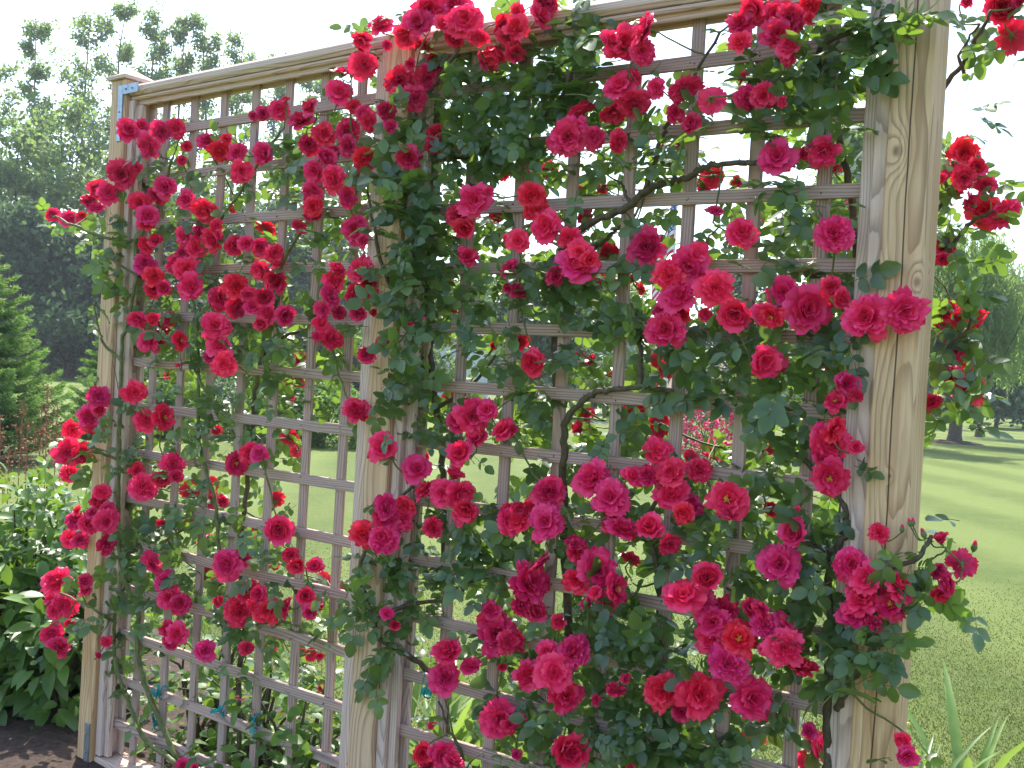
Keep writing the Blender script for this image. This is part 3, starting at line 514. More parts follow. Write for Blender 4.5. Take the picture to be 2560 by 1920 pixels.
def compound(k, base, dr, nrm, L, nleaf=5, mi=0):
    """a rose leaf: leaflets along a thin rachis"""
    dr = dr/np.linalg.norm(dr); nrm = nrm-dr*(nrm@dr); nrm /= np.linalg.norm(nrm)+1e-9; sd_ = np.cross(nrm, dr)
    tip = base+dr*L*1.0-nrm*L*.08; mb = leaf_mb[k]
    mb.tube([base, (base+tip)/2+nrm*.003, tip], [.0011, .0009, .0007], 3, 1, .6)
    P = [tip]; A = [dr]; Sz = [L*.78]; tn = random.random()*.8
    for j in range((nleaf-1)//2):
        f = .38+.44*j if nleaf == 5 else .55; f = f if nleaf < 7 else .22+.3*j
        for sg in (-1, 1):
            P.append(base+(tip-base)*f); A.append(dr*.55+sd_*sg*1.0+rng.normal(size=3)*.12); Sz.append(L*(.50+.11*j)*random.uniform(.9, 1.1))
    Nn = np.array([nrm+rng.normal(size=3)*.22 for _ in P]); leaves(mb, ROSE_LEAF, P, A, Nn, np.array(Sz), 0, np.clip(tn+rng.random(len(P))*.25, 0, 1))
def on_post(px, py):
    q = plane_pt(px, py, .07); return any(x_-.01 < q[0] < x_+w_+.035 for x_, w_ in zip(XP, PW))
GAPS = [(1640, 495, 1715, 650), (1085, 830, 1140, 945), (1165, 885, 1220, 945), (1640, 45, 1825, 125), (1600, 70, 1700, 125), (1745, 185, 1850, 215), (1770, 330, 1880, 400), (740, 1090, 900, 1430), (400, 225, 800, 300), (1660, 560, 1740, 640), (1460, 970, 1510, 1010)]
FR = np.array([(x, y, d_/2) for x, y, d_, fl in BL if 'b' not in fl]); PV = np.array([CAM-CAM]*0)
def put_leaves(px, py, off, n, spread_px, size=1.0, up=.6):
    for _ in range(n):
        x = px+rng.normal()*spread_px; y = py+rng.normal()*spread_px
        if off > -.02:
            dd = np.hypot(FR[:, 0]-x, FR[:, 1]-y)/(FR[:, 2]+14)
            if dd.min() < 1.0 and rng.random() < .93: off = random.uniform(-.06, -.03)
        if 2150 < x < 2330 and 240 < y < 1300 and rng.random() < .8: continue
        if -.08 < off < .1 and on_post(x, y):
            if (np.hypot(FR[:, 0]-x, FR[:, 1]-y)/(FR[:, 2]+16)).min() < 1.0 and rng.random() < .92: continue
            off = random.uniform(.115, .14)
        if y < 60 and 880 < x < 1150 and rng.random() < .6: continue
        if any(a < x < c and b_ < y < d for a, b_, c, d in GAPS): continue
        k = pid(x, y) if x > 0 else 0
        p = plane_pt(x, y, off+rng.uniform(-.04, .05)); v = unit(CAM-p)
        dr = np.array([rng.normal()*.9, -.25+rng.normal()*.45, -.25+rng.normal()*.7]); nr = v*.75+np.array([0, -.1, up])+rng.normal(size=3)*.38
        if rng.random() < (.34 if y < 760 else .10): nr = np.array([.3, -.12, 1.0])+rng.normal(size=3)*.22; dr[2] = rng.normal()*.15
        compound(k, p, dr, nr, random.uniform(.042, .064)*size, random.choice((3, 5, 5, 5, 7)))
# blossoms
counts = [0]*5
for i, (x, y, d_, fl) in enumerate(sorted(BL, key=lambda q: q[1])):
    k = pid(x, y); back = 'b' in fl
    off = rng.uniform(-.30, -.08) if back else rng.uniform(.075, .14)+(-.03 if fl[0] == 'k' else 0)
    if not back and x < 2300 and on_post(x, y): off = rng.uniform(.12, .16)
    if x > 2300: off = rng.uniform(-.22, -.10) if y < 1150 or y > 1800 else rng.uniform(.0, .12)
    p = plane_pt(x, y, off); dist = (p-CAM)@FWD; rad = d_/2*dist/FPX*random.uniform(1.18, 1.38)*(1.12 if back or y < 160 else 1)
    v = unit(CAM-p); tilt = rng.normal(size=3)*(.22 if d_ > 70 else .42); nr = v+tilt+np.array([0, 0, .12])
    if 's' in fl: nr = v*.25+np.array([rng.normal()*.4, -.1, 1.0])
    if 'v' in fl or (back and rng.random() < .6): nr = -v+rng.normal(size=3)*.5
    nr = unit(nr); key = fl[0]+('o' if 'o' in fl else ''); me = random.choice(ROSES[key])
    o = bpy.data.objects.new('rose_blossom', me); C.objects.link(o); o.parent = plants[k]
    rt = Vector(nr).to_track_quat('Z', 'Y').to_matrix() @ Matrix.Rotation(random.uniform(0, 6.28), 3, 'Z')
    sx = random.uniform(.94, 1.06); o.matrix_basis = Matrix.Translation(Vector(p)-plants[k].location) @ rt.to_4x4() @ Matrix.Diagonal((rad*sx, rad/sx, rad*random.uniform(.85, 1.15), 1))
    counts[k] += 1
    # stalk to the nearest wood
    W = np.array(net[k]); st = p-nr*rad*.3; dd = np.linalg.norm(W-st, axis=1); j = int(dd.argmin()); q = W[j]
    mid = (st+q)/2-nr*min(.03, dd[j]*.3)+np.array([0, 0, -.02*min(1, dd[j]*4)])+rng.normal(size=3)*.006
    P = catmull([q, mid, st-nr*.02*min(1, dd[j]*10), st], 4); P[1:-1] += rng.normal(size=P[1:-1].shape)*.0015
    cane_mb[k].tube(P, np.linspace(min(.0042, .0018+dd[j]*.008), .0016, len(P)), 5, 1); net[k] += list(P[2:-1:2])
    put_leaves(x, y+d_*.35, off-.05, 2 if not back else 3, d_*.62, 1.0)
print('blossoms per plant', counts, sum(counts))
# foliage masses, 2212-wide view coordinates: cx cy rx ry leaves, second number = extra leaves on the far side
FOL = """330 420 60 40 14 4;230 500 60 40 14 4;440 560 120 60 20 6;330 640 60 60 14 6;520 740 60 60 14 8;440 720 60 40 14 4;560 620 60 60 8 10;610 760 50 60 4 12;280 1010 80 60 12 4;350 1180 90 60 16 4;880 60 60 40 16 4;870 240 50 60 16 4;850 300 30 50 10 2;870 430 50 50 14 4;860 520 30 50 6 0;880 620 40 60 12 2;840 700 30 40 5 0;2050 560 40 50 6 0;2035 680 30 50 7 0;2060 780 40 40 5 0;1300 60 60 40 8 6;1150 100 80 60 20 8;1050 330 80 40 16 10;860 200 60 50 22 6;880 300 50 50 22 4;860 350 40 30 12 3;890 400 40 40 12 3;880 120 60 40 14 6;900 470 40 60 14 2;890 560 40 50 12 2;870 690 40 40 8 2;950 200 60 60 20 8;1120 330 60 30 10 8;1230 210 60 50 16 6;1300 160 50 50 9 6;1110 150 150 90 60 25;1010 240 130 70 50 25;1180 230 110 70 45 20;950 310 90 50 26 10;1080 300 90 40 20 12;1240 60 60 40 10 6;1230 130 70 50 16 10;1340 340 120 50 16 24;1300 290 90 40 12 6;1480 280 90 30 12 6;1450 350 60 40 4 14
1790 90 130 80 45 20;1900 50 70 60 28 6;1750 190 130 60 36 24;1690 130 80 60 14 8;1830 250 60 40 4 16;1860 340 40 50 3 10;1700 300 60 40 10 6;1700 430 90 50 10 22;1780 490 90 50 10 22;1700 550 90 30 8 16;1600 180 40 30 3 3;1620 290 50 20 3 0;1560 520 60 40 4 10
960 420 110 50 22 14;880 480 70 60 16 10;1000 490 90 60 20 16;930 560 80 60 24 10;1050 590 100 60 26 12;950 650 100 50 26 10;1040 680 90 40 14 10;870 640 50 60 12 3;1180 640 90 40 24 8;1270 630 70 40 16 6;1330 690 60 40 10 6;1240 560 60 40 6 10;860 740 60 40 12 4;950 740 60 40 14 5;1090 790 60 30 8 4;820 860 40 40 9 2;880 850 60 40 14 4;940 910 60 50 16 4;870 790 50 40 8 2
1420 730 80 50 14 6;1520 790 110 40 24 8;1600 760 70 50 16 6;1640 850 80 50 20 6;1720 800 80 60 22 6;1770 710 80 50 16 6;1840 770 60 40 14 3;1890 760 40 30 6 0;1750 880 60 40 14 6;1660 960 50 40 9 8;1850 680 50 30 5 6;1800 590 80 30 8 10;1250 740 40 60 6 8;1130 830 60 30 5 5;1440 850 40 40 5 5
1010 1110 80 40 14 5;1080 1170 100 50 26 6;900 1200 70 40 14 2;990 1230 100 50 26 6;830 1230 60 50 16 0;760 1290 50 40 10 0;790 1370 80 60 24 0;830 1430 40 50 10 0;880 1330 60 50 16 3;1150 1110 80 40 12 6;1280 1110 80 40 14 8;1400 1130 90 40 18 8;1560 1110 60 50 12 8;1650 1070 60 50 8 12;1500 1180 90 40 16 8;1650 1180 60 50 9 10;1710 1230 60 40 12 6;1770 1180 60 40 12 4;1780 1090 50 40 10 4;1210 1180 60 40 12 6;1080 1260 60 40 8 5
1280 1350 110 50 32 8;1180 1420 100 60 20 8;1400 1350 80 60 24 8;1330 1440 100 50 34 8;1480 1420 70 60 20 8;1120 1500 60 50 14 6;1240 1560 120 60 38 8;1120 1620 80 50 20 4;1380 1540 90 60 34 8;1500 1560 100 60 30 8;1340 1630 110 40 34 6;1520 1630 90 40 24 6;1640 1540 60 60 18 8;1440 1470 50 50 12 4;1580 1460 60 40 10 4;1300 1270 60 30 8 4;1600 1250 50 40 6 4;1050 1400 60 60 8 4
1750 1290 60 40 12 3;1830 1230 60 40 16 0;1900 1210 80 40 20 0;1960 1280 70 40 16 0;1820 1370 60 60 20 0;1890 1370 50 50 18 0;1770 1340 50 40 10 3;1830 1440 60 40 16 0;1880 1480 30 30 5 0;1770 1420 40 50 8 3;1690 1390 50 40 9 2
450 360 110 40 20 14;590 320 90 40 18 6;680 390 70 50 12 8;380 440 110 40 20 14;250 480 70 40 16 8;330 500 90 40 16 10;600 400 60 40 10 10;750 420 70 60 16 8;700 480 60 30 8 8;790 300 60 50 16 6;730 560 50 60 6 10;500 470 60 30 8 6;640 640 60 50 6 14;540 690 90 40 16 10;420 650 110 50 26 12;330 690 70 40 14 6;590 740 70 40 14 12;460 760 60 40 12 6;380 780 60 30 8 6;250 570 40 60 14 3;250 640 30 50 8 2;200 690 30 20 3 0;420 560 100 60 14 12;620 570 50 30 5 5;660 700 40 60 6 10;770 740 50 50 12 3;720 830 60 60 4 12;610 900 60 50 3 12;640 830 50 40 4 10
280 920 50 40 10 4;420 860 70 40 12 6;480 920 60 50 10 6;300 1000 80 30 12 6;400 960 70 40 12 6;370 1080 90 40 22 6;270 1110 70 50 16 4;300 1170 80 50 24 4;400 1150 60 40 12 6;240 1210 50 50 14 2;420 1240 70 40 14 6;260 1290 60 50 16 2;340 1290 50 40 10 4;520 1280 70 30 12 4;580 1200 60 30 8 4;600 1340 70 30 12 4;230 1360 50 40 10 0;240 1440 50 50 9 3;480 1340 60 30 8 4;330 960 40 60 6 2;560 880 50 60 4 8;560 1000 40 60 2 5;480 1150 50 50 3 8;540 1130 50 40 2 10;620 1190 40 40 3 4;310 1540 30 50 2 4
2060 110 50 60 5 0;2090 240 50 40 4 0;2070 500 40 40 4 0;2070 650 50 40 6 0;2050 720 60 50 12 0;2060 820 50 40 9 0;2020 870 30 50 5 0;2080 880 40 40 3 0;2150 130 50 30 3 0;1160 860 60 60 2 14;1320 900 80 80 2 26;1250 960 70 60 2 22;1400 960 60 60 2 16;1480 1000 50 40 2 10;1000 830 40 40 2 6;1100 900 60 60 2 14;1190 1010 70 40 2 14;1600 1020 60 50 2 12;1150 520 80 40 4 12;1330 530 60 60 2 14;1420 480 60 30 3 12;1250 420 60 60 2 12;1170 360 50 30 3 8;680 1010 20 30 1 2"""
FDENS = .85
for it in FOL.replace('\n', ';').split(';'):
    cx, cy, rx, ry, nf, nb = [float(q) for q in it.split()]
    cx *= 1.1573; cy *= 1.1573; rx *= 1.1573; ry *= 1.1573
    for cnt, lo, hi in ((nf, .0, .075), (nb, -.32, -.05)):
        for _ in range(int(cnt*FDENS+.5)):
            a = random.uniform(0, 6.283); r_ = math.sqrt(random.random())*1.1; x = cx+rx*r_*math.cos(a); y = cy+ry*r_*math.sin(a)
            off = random.uniform(lo, hi)
            if 2140 < x < 2335:
                if not (y < 240 or 1330 < y < 1800): continue
                off = max(off, .09)
            if x > 2330: off = random.uniform(-.22, -.08) if y < 1200 else random.uniform(0, .1)
            put_leaves(x, y, off, 1, 3, random.uniform(.85, 1.2))
# twigs that carry the leaf masses
for k in range(4):
    W = np.array(net[k])
    for _ in range(14):
        q = W[random.randrange(len(W))]; d = rnd_dir(1, (0, 0, .3))[0]*np.array([1, .35, 1]); L = random.uniform(.07, .2)
        P = catmull([q, q+d*L*.5+rng.normal(size=3)*.01, q+d*L], 3); cane_mb[k].tube(P, np.linspace(.003, .0013, len(P)), 4, 1)
# buds
BUDS = [(2275, 1310, 4), (2282, 1308, 4), (2310, 1338, 5), (2255, 1325, 4), (2435, 1370, 6), (1060, 808, 6), (2468, 770, 4), (2480, 485, 5), (2445, 395, 5), (192, 1370, 4), (1465, 1508, 6), (138, 1592, 4), (1905, 560, 4), (2215, 1340, 5)]
bm_ = MB(); bm_.tube([(0, 0, -1.2), (0, 0, -.6), (0, 0, 0), (0, 0, .9), (0, 0, 1.7), (0, 0, 2.0)], [.35, .75, 1.0, .85, .35, .1], 8, 1)
bm_.tube([(0.1, 0, .6), (0.05, 0, 1.4), (0, 0, 2.3), (0, 0, 2.5)], [.7, .72, .4, .1], 7, 0); bo = bm_.build('rose_bud', [M_PINK, M_CALYX], smooth=True); bud_me = bo.data; bpy.data.objects.remove(bo)
for x, y, s_ in BUDS:
    k = pid(x, y); p = plane_pt(x, y, .11 if x < 2340 else -.12); o = bpy.data.objects.new('rose_bud', bud_me); C.objects.link(o); o.parent = plants[k]; r_ = s_/1000*1.3
    d = unit(np.array([rng.normal()*.3, -.2, 1])); o.matrix_basis = Matrix.Translation(Vector(p)-plants[k].location) @ Vector(d).to_track_quat('Z', 'Y').to_matrix().to_4x4() @ Matrix.Scale(r_, 4)
    W = np.array(net[k]); dd = np.linalg.norm(W-p, axis=1); q = W[int(dd.argmin())]; cane_mb[k].tube(catmull([q, (p+q)/2+np.array([0, -.01, -.02]), p-d*r_], 4), .0014, 4, 1)
for k in range(5):
    cane_mb[k].build('canes', [M_CANE, M_GCANE], plants[k], smooth=True); leaf_mb[k].build('foliage', [M_LEAF, M_GCANE], plants[k], smooth=True)
#==BACKGROUND==
M_BARK = simple_mat('bark', (.10, .075, .055), .85, 0, .5, 18, .8)
M_BIRCH = simple_mat('pale_bark', (.20, .17, .14), .8, 0, .5, 10, .5)
M_TREE = leaf_mat('tree_leaves', (.07, .13, .045), (.11, .19, .06), (.17, .26, .085), (.34, .50, .12), .5, .5, .4)
M_TREEB = leaf_mat('tree_leaves_dark', (.035, .075, .035), (.055, .11, .05), (.09, .16, .065), (.16, .28, .09), .38, .5, .4)
M_WIL = leaf_mat('willow_leaves', (.10, .17, .045), (.15, .24, .06), (.22, .32, .09), (.40, .58, .14), .5, .5, .35)
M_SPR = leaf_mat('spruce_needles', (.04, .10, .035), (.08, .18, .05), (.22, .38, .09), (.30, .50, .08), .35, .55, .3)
M_SHR = leaf_mat('shrub_leaves', (.06, .13, .02), (.085, .18, .03), (.15, .27, .05), (.28, .46, .05), .35, .42, .5)
M_LILY = leaf_mat('strap_leaves', (.08, .15, .03), (.13, .23, .05), (.22, .33, .09), (.34, .50, .08), .35, .4, .5)
def limbs(mb, base, h, lean=(0, 0), nl=14, spread=1.0, r0=.16, start=.25, rise=.7, seg=6, wob=.05, taper=.75):
    """trunk with limbs and side branches; returns the branch ends and points along them"""
    P = np.array([base+np.array([lean[0]*t*h+rng.normal()*wob*h*.12*(t > 0), lean[1]*t*h+rng.normal()*wob*h*.12*(t > 0), t*h]) for t in np.linspace(0, 1, 7)])
    P[0] = base+np.array([0, 0, -.1]); P = catmull(P, 3); rr = r0*(1-np.linspace(0, 1, len(P))*.9); rr[0] *= 1.35
    mb.tube(P, rr, 8, 0); pts = []
    for i in range(nl):
        t = start+(1-start)*(i+random.random()*.8)/nl; t = min(t, .97); q = P[int(t*(len(P)-1))]; az = i*2.4+random.uniform(-.5, .5)
        L = spread*h*.30*((1-t)**.55*.9+.25)*random.uniform(.65, 1.2)
        d = np.array([math.cos(az), math.sin(az), rise*random.uniform(.6, 1.4)]); d /= np.linalg.norm(d)
        B = catmull([q, q+d*L*.5+rng.normal(size=3)*L*.06, q+d*L+np.array([0, 0, L*.12])+rng.normal(size=3)*L*.1], 4)
        mb.tube(B, np.linspace(r0*(1-t)*.45+.012, .008, len(B)), 5, 0)
        for j in range(3, len(B)):
            pts.append(B[j])
            for _ in range(2):
                e = B[j]+unit(d*.6+rng.normal(size=3)*.7)*L*random.uniform(.2, .42); mb.tube([B[j], (B[j]+e)/2+rng.normal(size=3)*L*.03, e], [.012*h/12, .008, .004], 4, 0); pts += [(B[j]+e)/2, e]
    pts.append(P[-1]); return np.array(pts), P
def tree(name, label, base, h, mat, bark, nl=14, spread=1.0, nleaf=6000, clump=.5, lsz=.26, group='trees of the far wood', cat='tree', lean=(0, 0), start=.2, rise=.8, r0=.17):
    t = empty(name, base, label, cat, group); mb = MB(); base = np.array(base, float)
    pts, P = limbs(mb, base, h, lean, nl, spread, r0, start, rise); mb.build('trunk', bark, t, smooth=True)
    wgt = rng.random(len(pts))**1.3+.12; wgt /= wgt.sum(); ix = rng.choice(len(pts), nleaf, p=wgt)
    sp = (rng.random((nleaf, 1))**.5)*clump; pos = pts[ix]+rnd_dir(nleaf)*sp*np.array([1, 1, .8])
    tone = np.clip(rng.random(nleaf)*.55+rng.random(len(pts))[ix]*.45, 0, 1)
    mb = MB(); leaves(mb, DIAM, pos, rnd_dir(nleaf, (0, 0, -.2)), rnd_dir(nleaf, (0, 0, .5)), lsz*rng.uniform(.6, 1.2, nleaf), 0, tone); mb.build('crown', mat, t)
    return t
def tree_px(name, label, px, top, dist, mat, bark, **k):
    b_ = far_ground(px-.045*(960-top), dist); hz = far_pt(px, top, dist)[2]*1.07; return tree(name, label, b_, hz, mat, bark, **k)
# far wood on the left: (label, px, top py, distance, style)
WOOD = [('tall feathery pale green tree at the extreme left edge, lower than its neighbours', -25, 225, 62, 0, .9), ('dense broad tree just inside the left edge of the photo', 45, 380, 56, 1, 1.2),
 ('narrow tree with a thin separate spire and gaps of sky below it', 95, 115, 60, 0, .42), ('leafy tree with a broad two lobed top, left of the end post', 215, 100, 62, 0, .8),
 ('medium tree filling the gap low between spire and broad topped tree', 150, 330, 56, 1, .9), ('tree with a slim top rising directly above the end post cap', 305, 62, 64, 0, .45),
 ('slim tree just right of the post cap, above the corner bracket', 386, 72, 64, 0, .45), ('feathery tree above the start of the top rail', 450, 84, 65, 0, .42),
 ('tree with a rounded top over the left top rail', 515, 96, 66, 0, .55), ('lower tree seen over and under the left top rail', 600, 140, 68, 0, .6),
 ('tree seen through the top openings left of the first big rose spray', 690, 180, 68, 0, .6), ('tree seen through the top openings under the rail end', 775, 200, 68, 0, .6),
 ('tree behind the middle post, mostly hidden by roses', 870, 330, 66, 1, .7), ('dark dense tree low at the left, behind the spruce', 20, 560, 50, 1, 1.4), ('dark dense tree standing low behind the left post', 180, 600, 52, 1, 1.5), ('dark dense tree seen low through the left lattice', 330, 560, 54, 1, 1.4),
 ('dark tree glimpsed low through the left lattice centre', 470, 540, 54, 1, 1.3), ('dark green tree glimpsed low left of the middle post', 640, 560, 56, 1, 1.3), ('dark green tree low behind the big middle post', 800, 620, 58, 1, 1.3)]
for lb, px, top, dist, st, spd in WOOD:
    if st == 0: tree_px('poplar_tree', lb, px, top, dist, M_TREE, M_BIRCH, nl=26, spread=spd*.7, nleaf=7500, clump=.48, lsz=.25, start=.10, rise=1.2, r0=.2)
    else: tree_px('woodland_tree', lb, px, top, dist, M_TREE if top < 400 else M_TREEB, M_BARK, nl=22, spread=spd*1.1, nleaf=8000, clump=.9, lsz=.36, start=.03, rise=.5, r0=.2)
# trees beyond the lawn behind the trellis
MID = [('bushy garden tree seen through the lattice right of the middle post', 1010, 690, 44, M_TREE, .9), ('green tree seen through the lattice above the white house', 1190, 720, 62, M_TREE, 1.0),
 ('bushy tree between the house and the flagpole', 1350, 690, 42, M_TREEB, 1.0), ('green tree just left of the flagpole', 1500, 700, 50, M_TREE, 1.1), ('dark tree right of the flagpole', 1860, 690, 52, M_TREEB, 1.0),
 ('light leafed tree seen through the right top opening beside the knotty post', 2120, 345, 34, M_TREE, .62), ('low dark tree behind the knotty post', 2200, 760, 60, M_TREEB, 1.2)]
for lb, px, top, dist, mt, spd in MID:
    tree_px('garden_tree', lb, px, top, dist, mt, M_BARK, nl=20, spread=spd*1.2, nleaf=8000, clump=.8, lsz=.3, start=.12, rise=.6, r0=.16, group='trees beyond the lawn')
# far trees on the right
for lb, px, top, dist in (('dark tree low on the far side of the lawn, left of the willow trunk', 2330, 905, 80), ('dark rounded tree low between willow and photo edge', 2500, 880, 62), ('dark tree in the far right background at the photo edge', 2590, 860, 75)):
    tree_px('lawn_tree', lb, px, top, dist, M_TREEB, M_BARK, nl=16, spread=1.5, nleaf=6000, clump=.9, lsz=.4, start=.1, rise=.35, r0=.12, group='trees at the far lawn edge')
# weeping willow
def willow(label, base, h, spread, n_str, r0, seed):
    t = empty('weeping_willow', base, label, 'willow', 'willows on the lawn'); mb = MB(); base = np.array(base)
    pts, P = limbs(mb, base, h*.86, (.03, 0), 18, spread, r0, .28, .9); mb.build('trunk', M_BARK, t, smooth=True)
    pos = []; ax = []; nn = []; sz = []; tn = []; st = MB()
    outer = pts[pts[:, 2] > h*.35]
    for i in range(n_str):
        q = outer[rng.integers(len(outer))]+rng.normal(size=3)*np.array([.35, .35, .25]); L = rng.uniform(.25, .62)*(q[2]-.9); dr = rng.normal(size=2)*.06; m_ = int(L/.085); tt = rng.random()
        z = np.arange(m_)*.085; c = np.stack([q[0]+dr[0]*z+.05*np.sin(z*2+i), q[1]+dr[1]*z, q[2]+.15*np.sin(np.minimum(z*3, 3.1))-z], 1)
        pos.append(c+rng.normal(size=c.shape)*.02); a = rng.normal(size=c.shape)*.45; a[:, 2] = -.9; ax.append(a); tn.append(np.clip(tt*.6+rng.random(m_)*.4, 0, 1))
        if m_ > 2: st.tube(c[::max(2, m_//4)], .006, 3, 0)
    pos = np.concatenate(pos); ax = np.concatenate(ax); mb = MB(); leaves(mb, DIAM, pos, ax, rnd_dir(len(pos)), rng.uniform(.13, .22, len(pos)), 0, np.concatenate(tn), .6)
    mb.build('crown', M_WIL, t); st.build('hanging_twigs', M_WIL, t)
b1 = ground_pt(2385, 1109); willow('large weeping willow with a thick dark trunk standing on the lawn at the right', b1, far_pt(2400, 545, (b1-CAM)@FWD)[2], 1.5, 1300, .25, 1)
b2 = ground_pt(2446, 1089); willow('willow behind the large one, with a thinner trunk carrying a small wooden birdhouse', b2, far_pt(2500, 600, (b2-CAM)@FWD)[2], 1.5, 1000, .15, 2)
b3 = ground_pt(2493, 1062); willow('smallest and farthest weeping tree at the right, with a very thin trunk', b3, far_pt(2530, 700, (b3-CAM)@FWD)[2], 1.3, 450, .12, 3)
mb = MB(); 
an = np.linspace(0, 2*math.pi, 30, endpoint=False)
V = [(b1[0], b1[1], .10)]+[(b1[0]+r_*math.cos(a)*(1+.1*math.sin(3*a)), b1[1]+r_*math.sin(a)*(1+.1*math.sin(2*a)), z) for r_, z in ((.55, .10), (.85, .05), (1.0, -.01)) for a in an]
mb.add(V, [(1+k*30+i, 1+k*30+(i+1) % 30, 31+k*30+(i+1) % 30, 31+k*30+i) for k in range(2) for i in range(30)]); props(mb.build('mulch_ring', M_MULCH, smooth=True), kind='structure')
# birdhouse
M_BOX = simple_mat('reddish_wood', (.36, .12, .05), .7, 0, .3, 8); bp = b2+np.array([-.25, -.28, 1.45])
bh = empty('birdhouse', bp, 'small reddish wooden birdhouse fixed to the trunk of the second willow', 'birdhouse'); mb = MB(); idf = lambda u, v, w_: bp+np.array([u, w_, v])
mb.board(idf, -.11, .11, -.16, .16, -.1, .1, 'v', (0, 0, 0), .005); mb.build('box', M_BOX, bh)
mb = MB(); V = [bp+np.array(p) for p in ((-.16, -.15, .162), (.16, -.15, .162), (.16, .15, .162), (-.16, .15, .162), (0, -.15, .27), (0, .15, .27))]
mb.add(V, [(0, 1, 2, 3), (0, 3, 5, 4), (1, 4, 5, 2)]); mb.add(V, [(0, 4, 1), (3, 2, 5)]); mb.build('roof', M_BOX, bh)
# spruces
def spruce(label, base, h, wd, dens=1.0, seed=0):
    t = empty('spruce_tree', base, label, 'spruce', 'young spruces at the left'); base = np.array(base); mb = MB(); mb.tube([base+np.array([0, 0, -.05]), base+np.array([0, 0, h*.5]), base+np.array([0, 0, h])], [h*.018, h*.011, .004], 7)
    pos = []; ax = []; tn = []; lev = int(h/.17)
    for i in range(lev):
        f = i/lev; z = .12+h*f*.97; nb = 11 if f < .7 else 7; L0 = wd*(1-f)**.85+.06
        for j in range(nb):
            az = j*2*math.pi/nb+i*.7+rng.normal()*.15; L = L0*rng.uniform(.75, 1.15); d = np.array([math.cos(az), math.sin(az), 0]); sdv = np.array([-d[1], d[0], 0])
            tt = np.linspace(0, 1, 8); B = base+np.array([0, 0, z])+d*(tt[:, None]*L)+np.array([0, 0, 1])*((-.10*tt+.42*tt**2.0)*L)[:, None]; mb.tube(B, np.linspace(.012, .003, 8), 4)
            for k in range(int(L/.045*dens)+2):
                u_ = (k+.5)/(int(L/.045*dens)+2); q = np.array([np.interp(u_, tt, B[:, c]) for c in range(3)])
                tl = L*.34*(1-u_)**.7+.05
                for sg in (-1, 1, 0):
                    td = unit(d*(.75 if sg else 1)+sdv*sg*.85+np.array([0, 0, .12])) if sg else unit(d+np.array([0, 0, .2])); m_ = int(tl/.022)+2; uu = (np.arange(m_)+.5)/m_
                    if sg == 0 and u_ < .85: continue
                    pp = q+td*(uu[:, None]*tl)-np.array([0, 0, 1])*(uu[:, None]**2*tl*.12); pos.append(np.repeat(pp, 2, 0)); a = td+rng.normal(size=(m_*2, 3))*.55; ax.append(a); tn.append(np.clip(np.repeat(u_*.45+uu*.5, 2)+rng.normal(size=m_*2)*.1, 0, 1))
    pos = np.concatenate(pos); ax = np.concatenate(ax); mb.build('trunk', M_BARK, t); mb = MB(); leaves(mb, NEEDLE, pos, ax, rnd_dir(len(pos), (0, 0, .6)), rng.uniform(.04, .065, len(pos)), 0, np.concatenate(tn), 1.8); mb.build('crown', M_SPR, t)
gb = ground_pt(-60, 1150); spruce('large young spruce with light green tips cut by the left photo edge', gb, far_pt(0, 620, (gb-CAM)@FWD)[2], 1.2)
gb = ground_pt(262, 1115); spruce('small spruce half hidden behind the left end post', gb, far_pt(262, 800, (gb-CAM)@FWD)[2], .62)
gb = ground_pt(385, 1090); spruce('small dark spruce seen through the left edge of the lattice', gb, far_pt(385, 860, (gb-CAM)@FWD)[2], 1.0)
# low shrubs and an evergreen island behind the lattice
def shrub(name, label, base, h, rx, ry, n, lsz, mat, tpl, cat='shrub', group=None, stems=14, drop=-.2, wm=1.0, shell=.5, nflow=0, fmat=None, fsz=.03):
    t = empty(name, base, label, cat, group); base = np.array(base, float); mb = MB(); dirs = []
    for i in range(stems):
        az = random.uniform(0, 6.28); k = random.uniform(.3, 1); tip = base+np.array([rx*k*math.cos(az)*.8, ry*k*math.sin(az)*.8, h*math.sqrt(max(.05, 1-k*k*.75))*random.uniform(.75, 1.0)])
        mb.tube(catmull([base+rng.normal(size=3)*np.array([.04, .04, 0]), (base+tip)/2+np.array([0, 0, h*.12])+rng.normal(size=3)*.03, tip], 3), np.linspace(.010, .003, 7)*max(1, h), 5)
    mb.build('stems', M_CANE, t, smooth=True)
    d = rnd_dir(n); d[:, 2] = np.abs(d[:, 2])*1.0; d = unit(d); r_ = shell+(1-shell)*rng.random(n)**.6; r_ *= 1+.16*np.sin(d[:, 0]*7+d[:, 2]*5)+.1*np.sin(d[:, 1]*11+2)
    pos = base+d*r_[:, None]*np.array([rx, ry, h]); pos[:, 2] = np.maximum(pos[:, 2], .03)
    a = d*np.array([1, 1, .5])+rng.normal(size=(n, 3))*.5+np.array([0, 0, drop]); nn = d*.6+np.array([0, 0, .9])+rng.normal(size=(n, 3))*.35
    mb = MB(); leaves(mb, tpl, pos, a, nn, lsz*rng.uniform(.6, 1.2, n), 0, None, wm); mb.build('foliage', mat, t, smooth=True)
    if nflow:
        d = rnd_dir(nflow); d[:, 2] = np.abs(d[:, 2]); pos = base+d*np.array([rx, ry, h])*1.06; mb = MB()
        for k in range(6): leaves(mb, DIAM, pos, rnd_dir(nflow), d+rng.normal(size=(nflow, 3))*.5, fsz, 0)
        fo = mb.build('flowers', fmat, t); fo['kind'] = 'stuff'
    return t
def gp(px, py): return ground_pt(px, py)
shrub('leafy_shrub', 'big leafy shrub with pointed bright green leaves beside the left end post', far_ground(70, 5.0), 1.0, .60, .62, 3800, .09, M_SHR, LANCE, shell=.45, stems=26, drop=-.45)
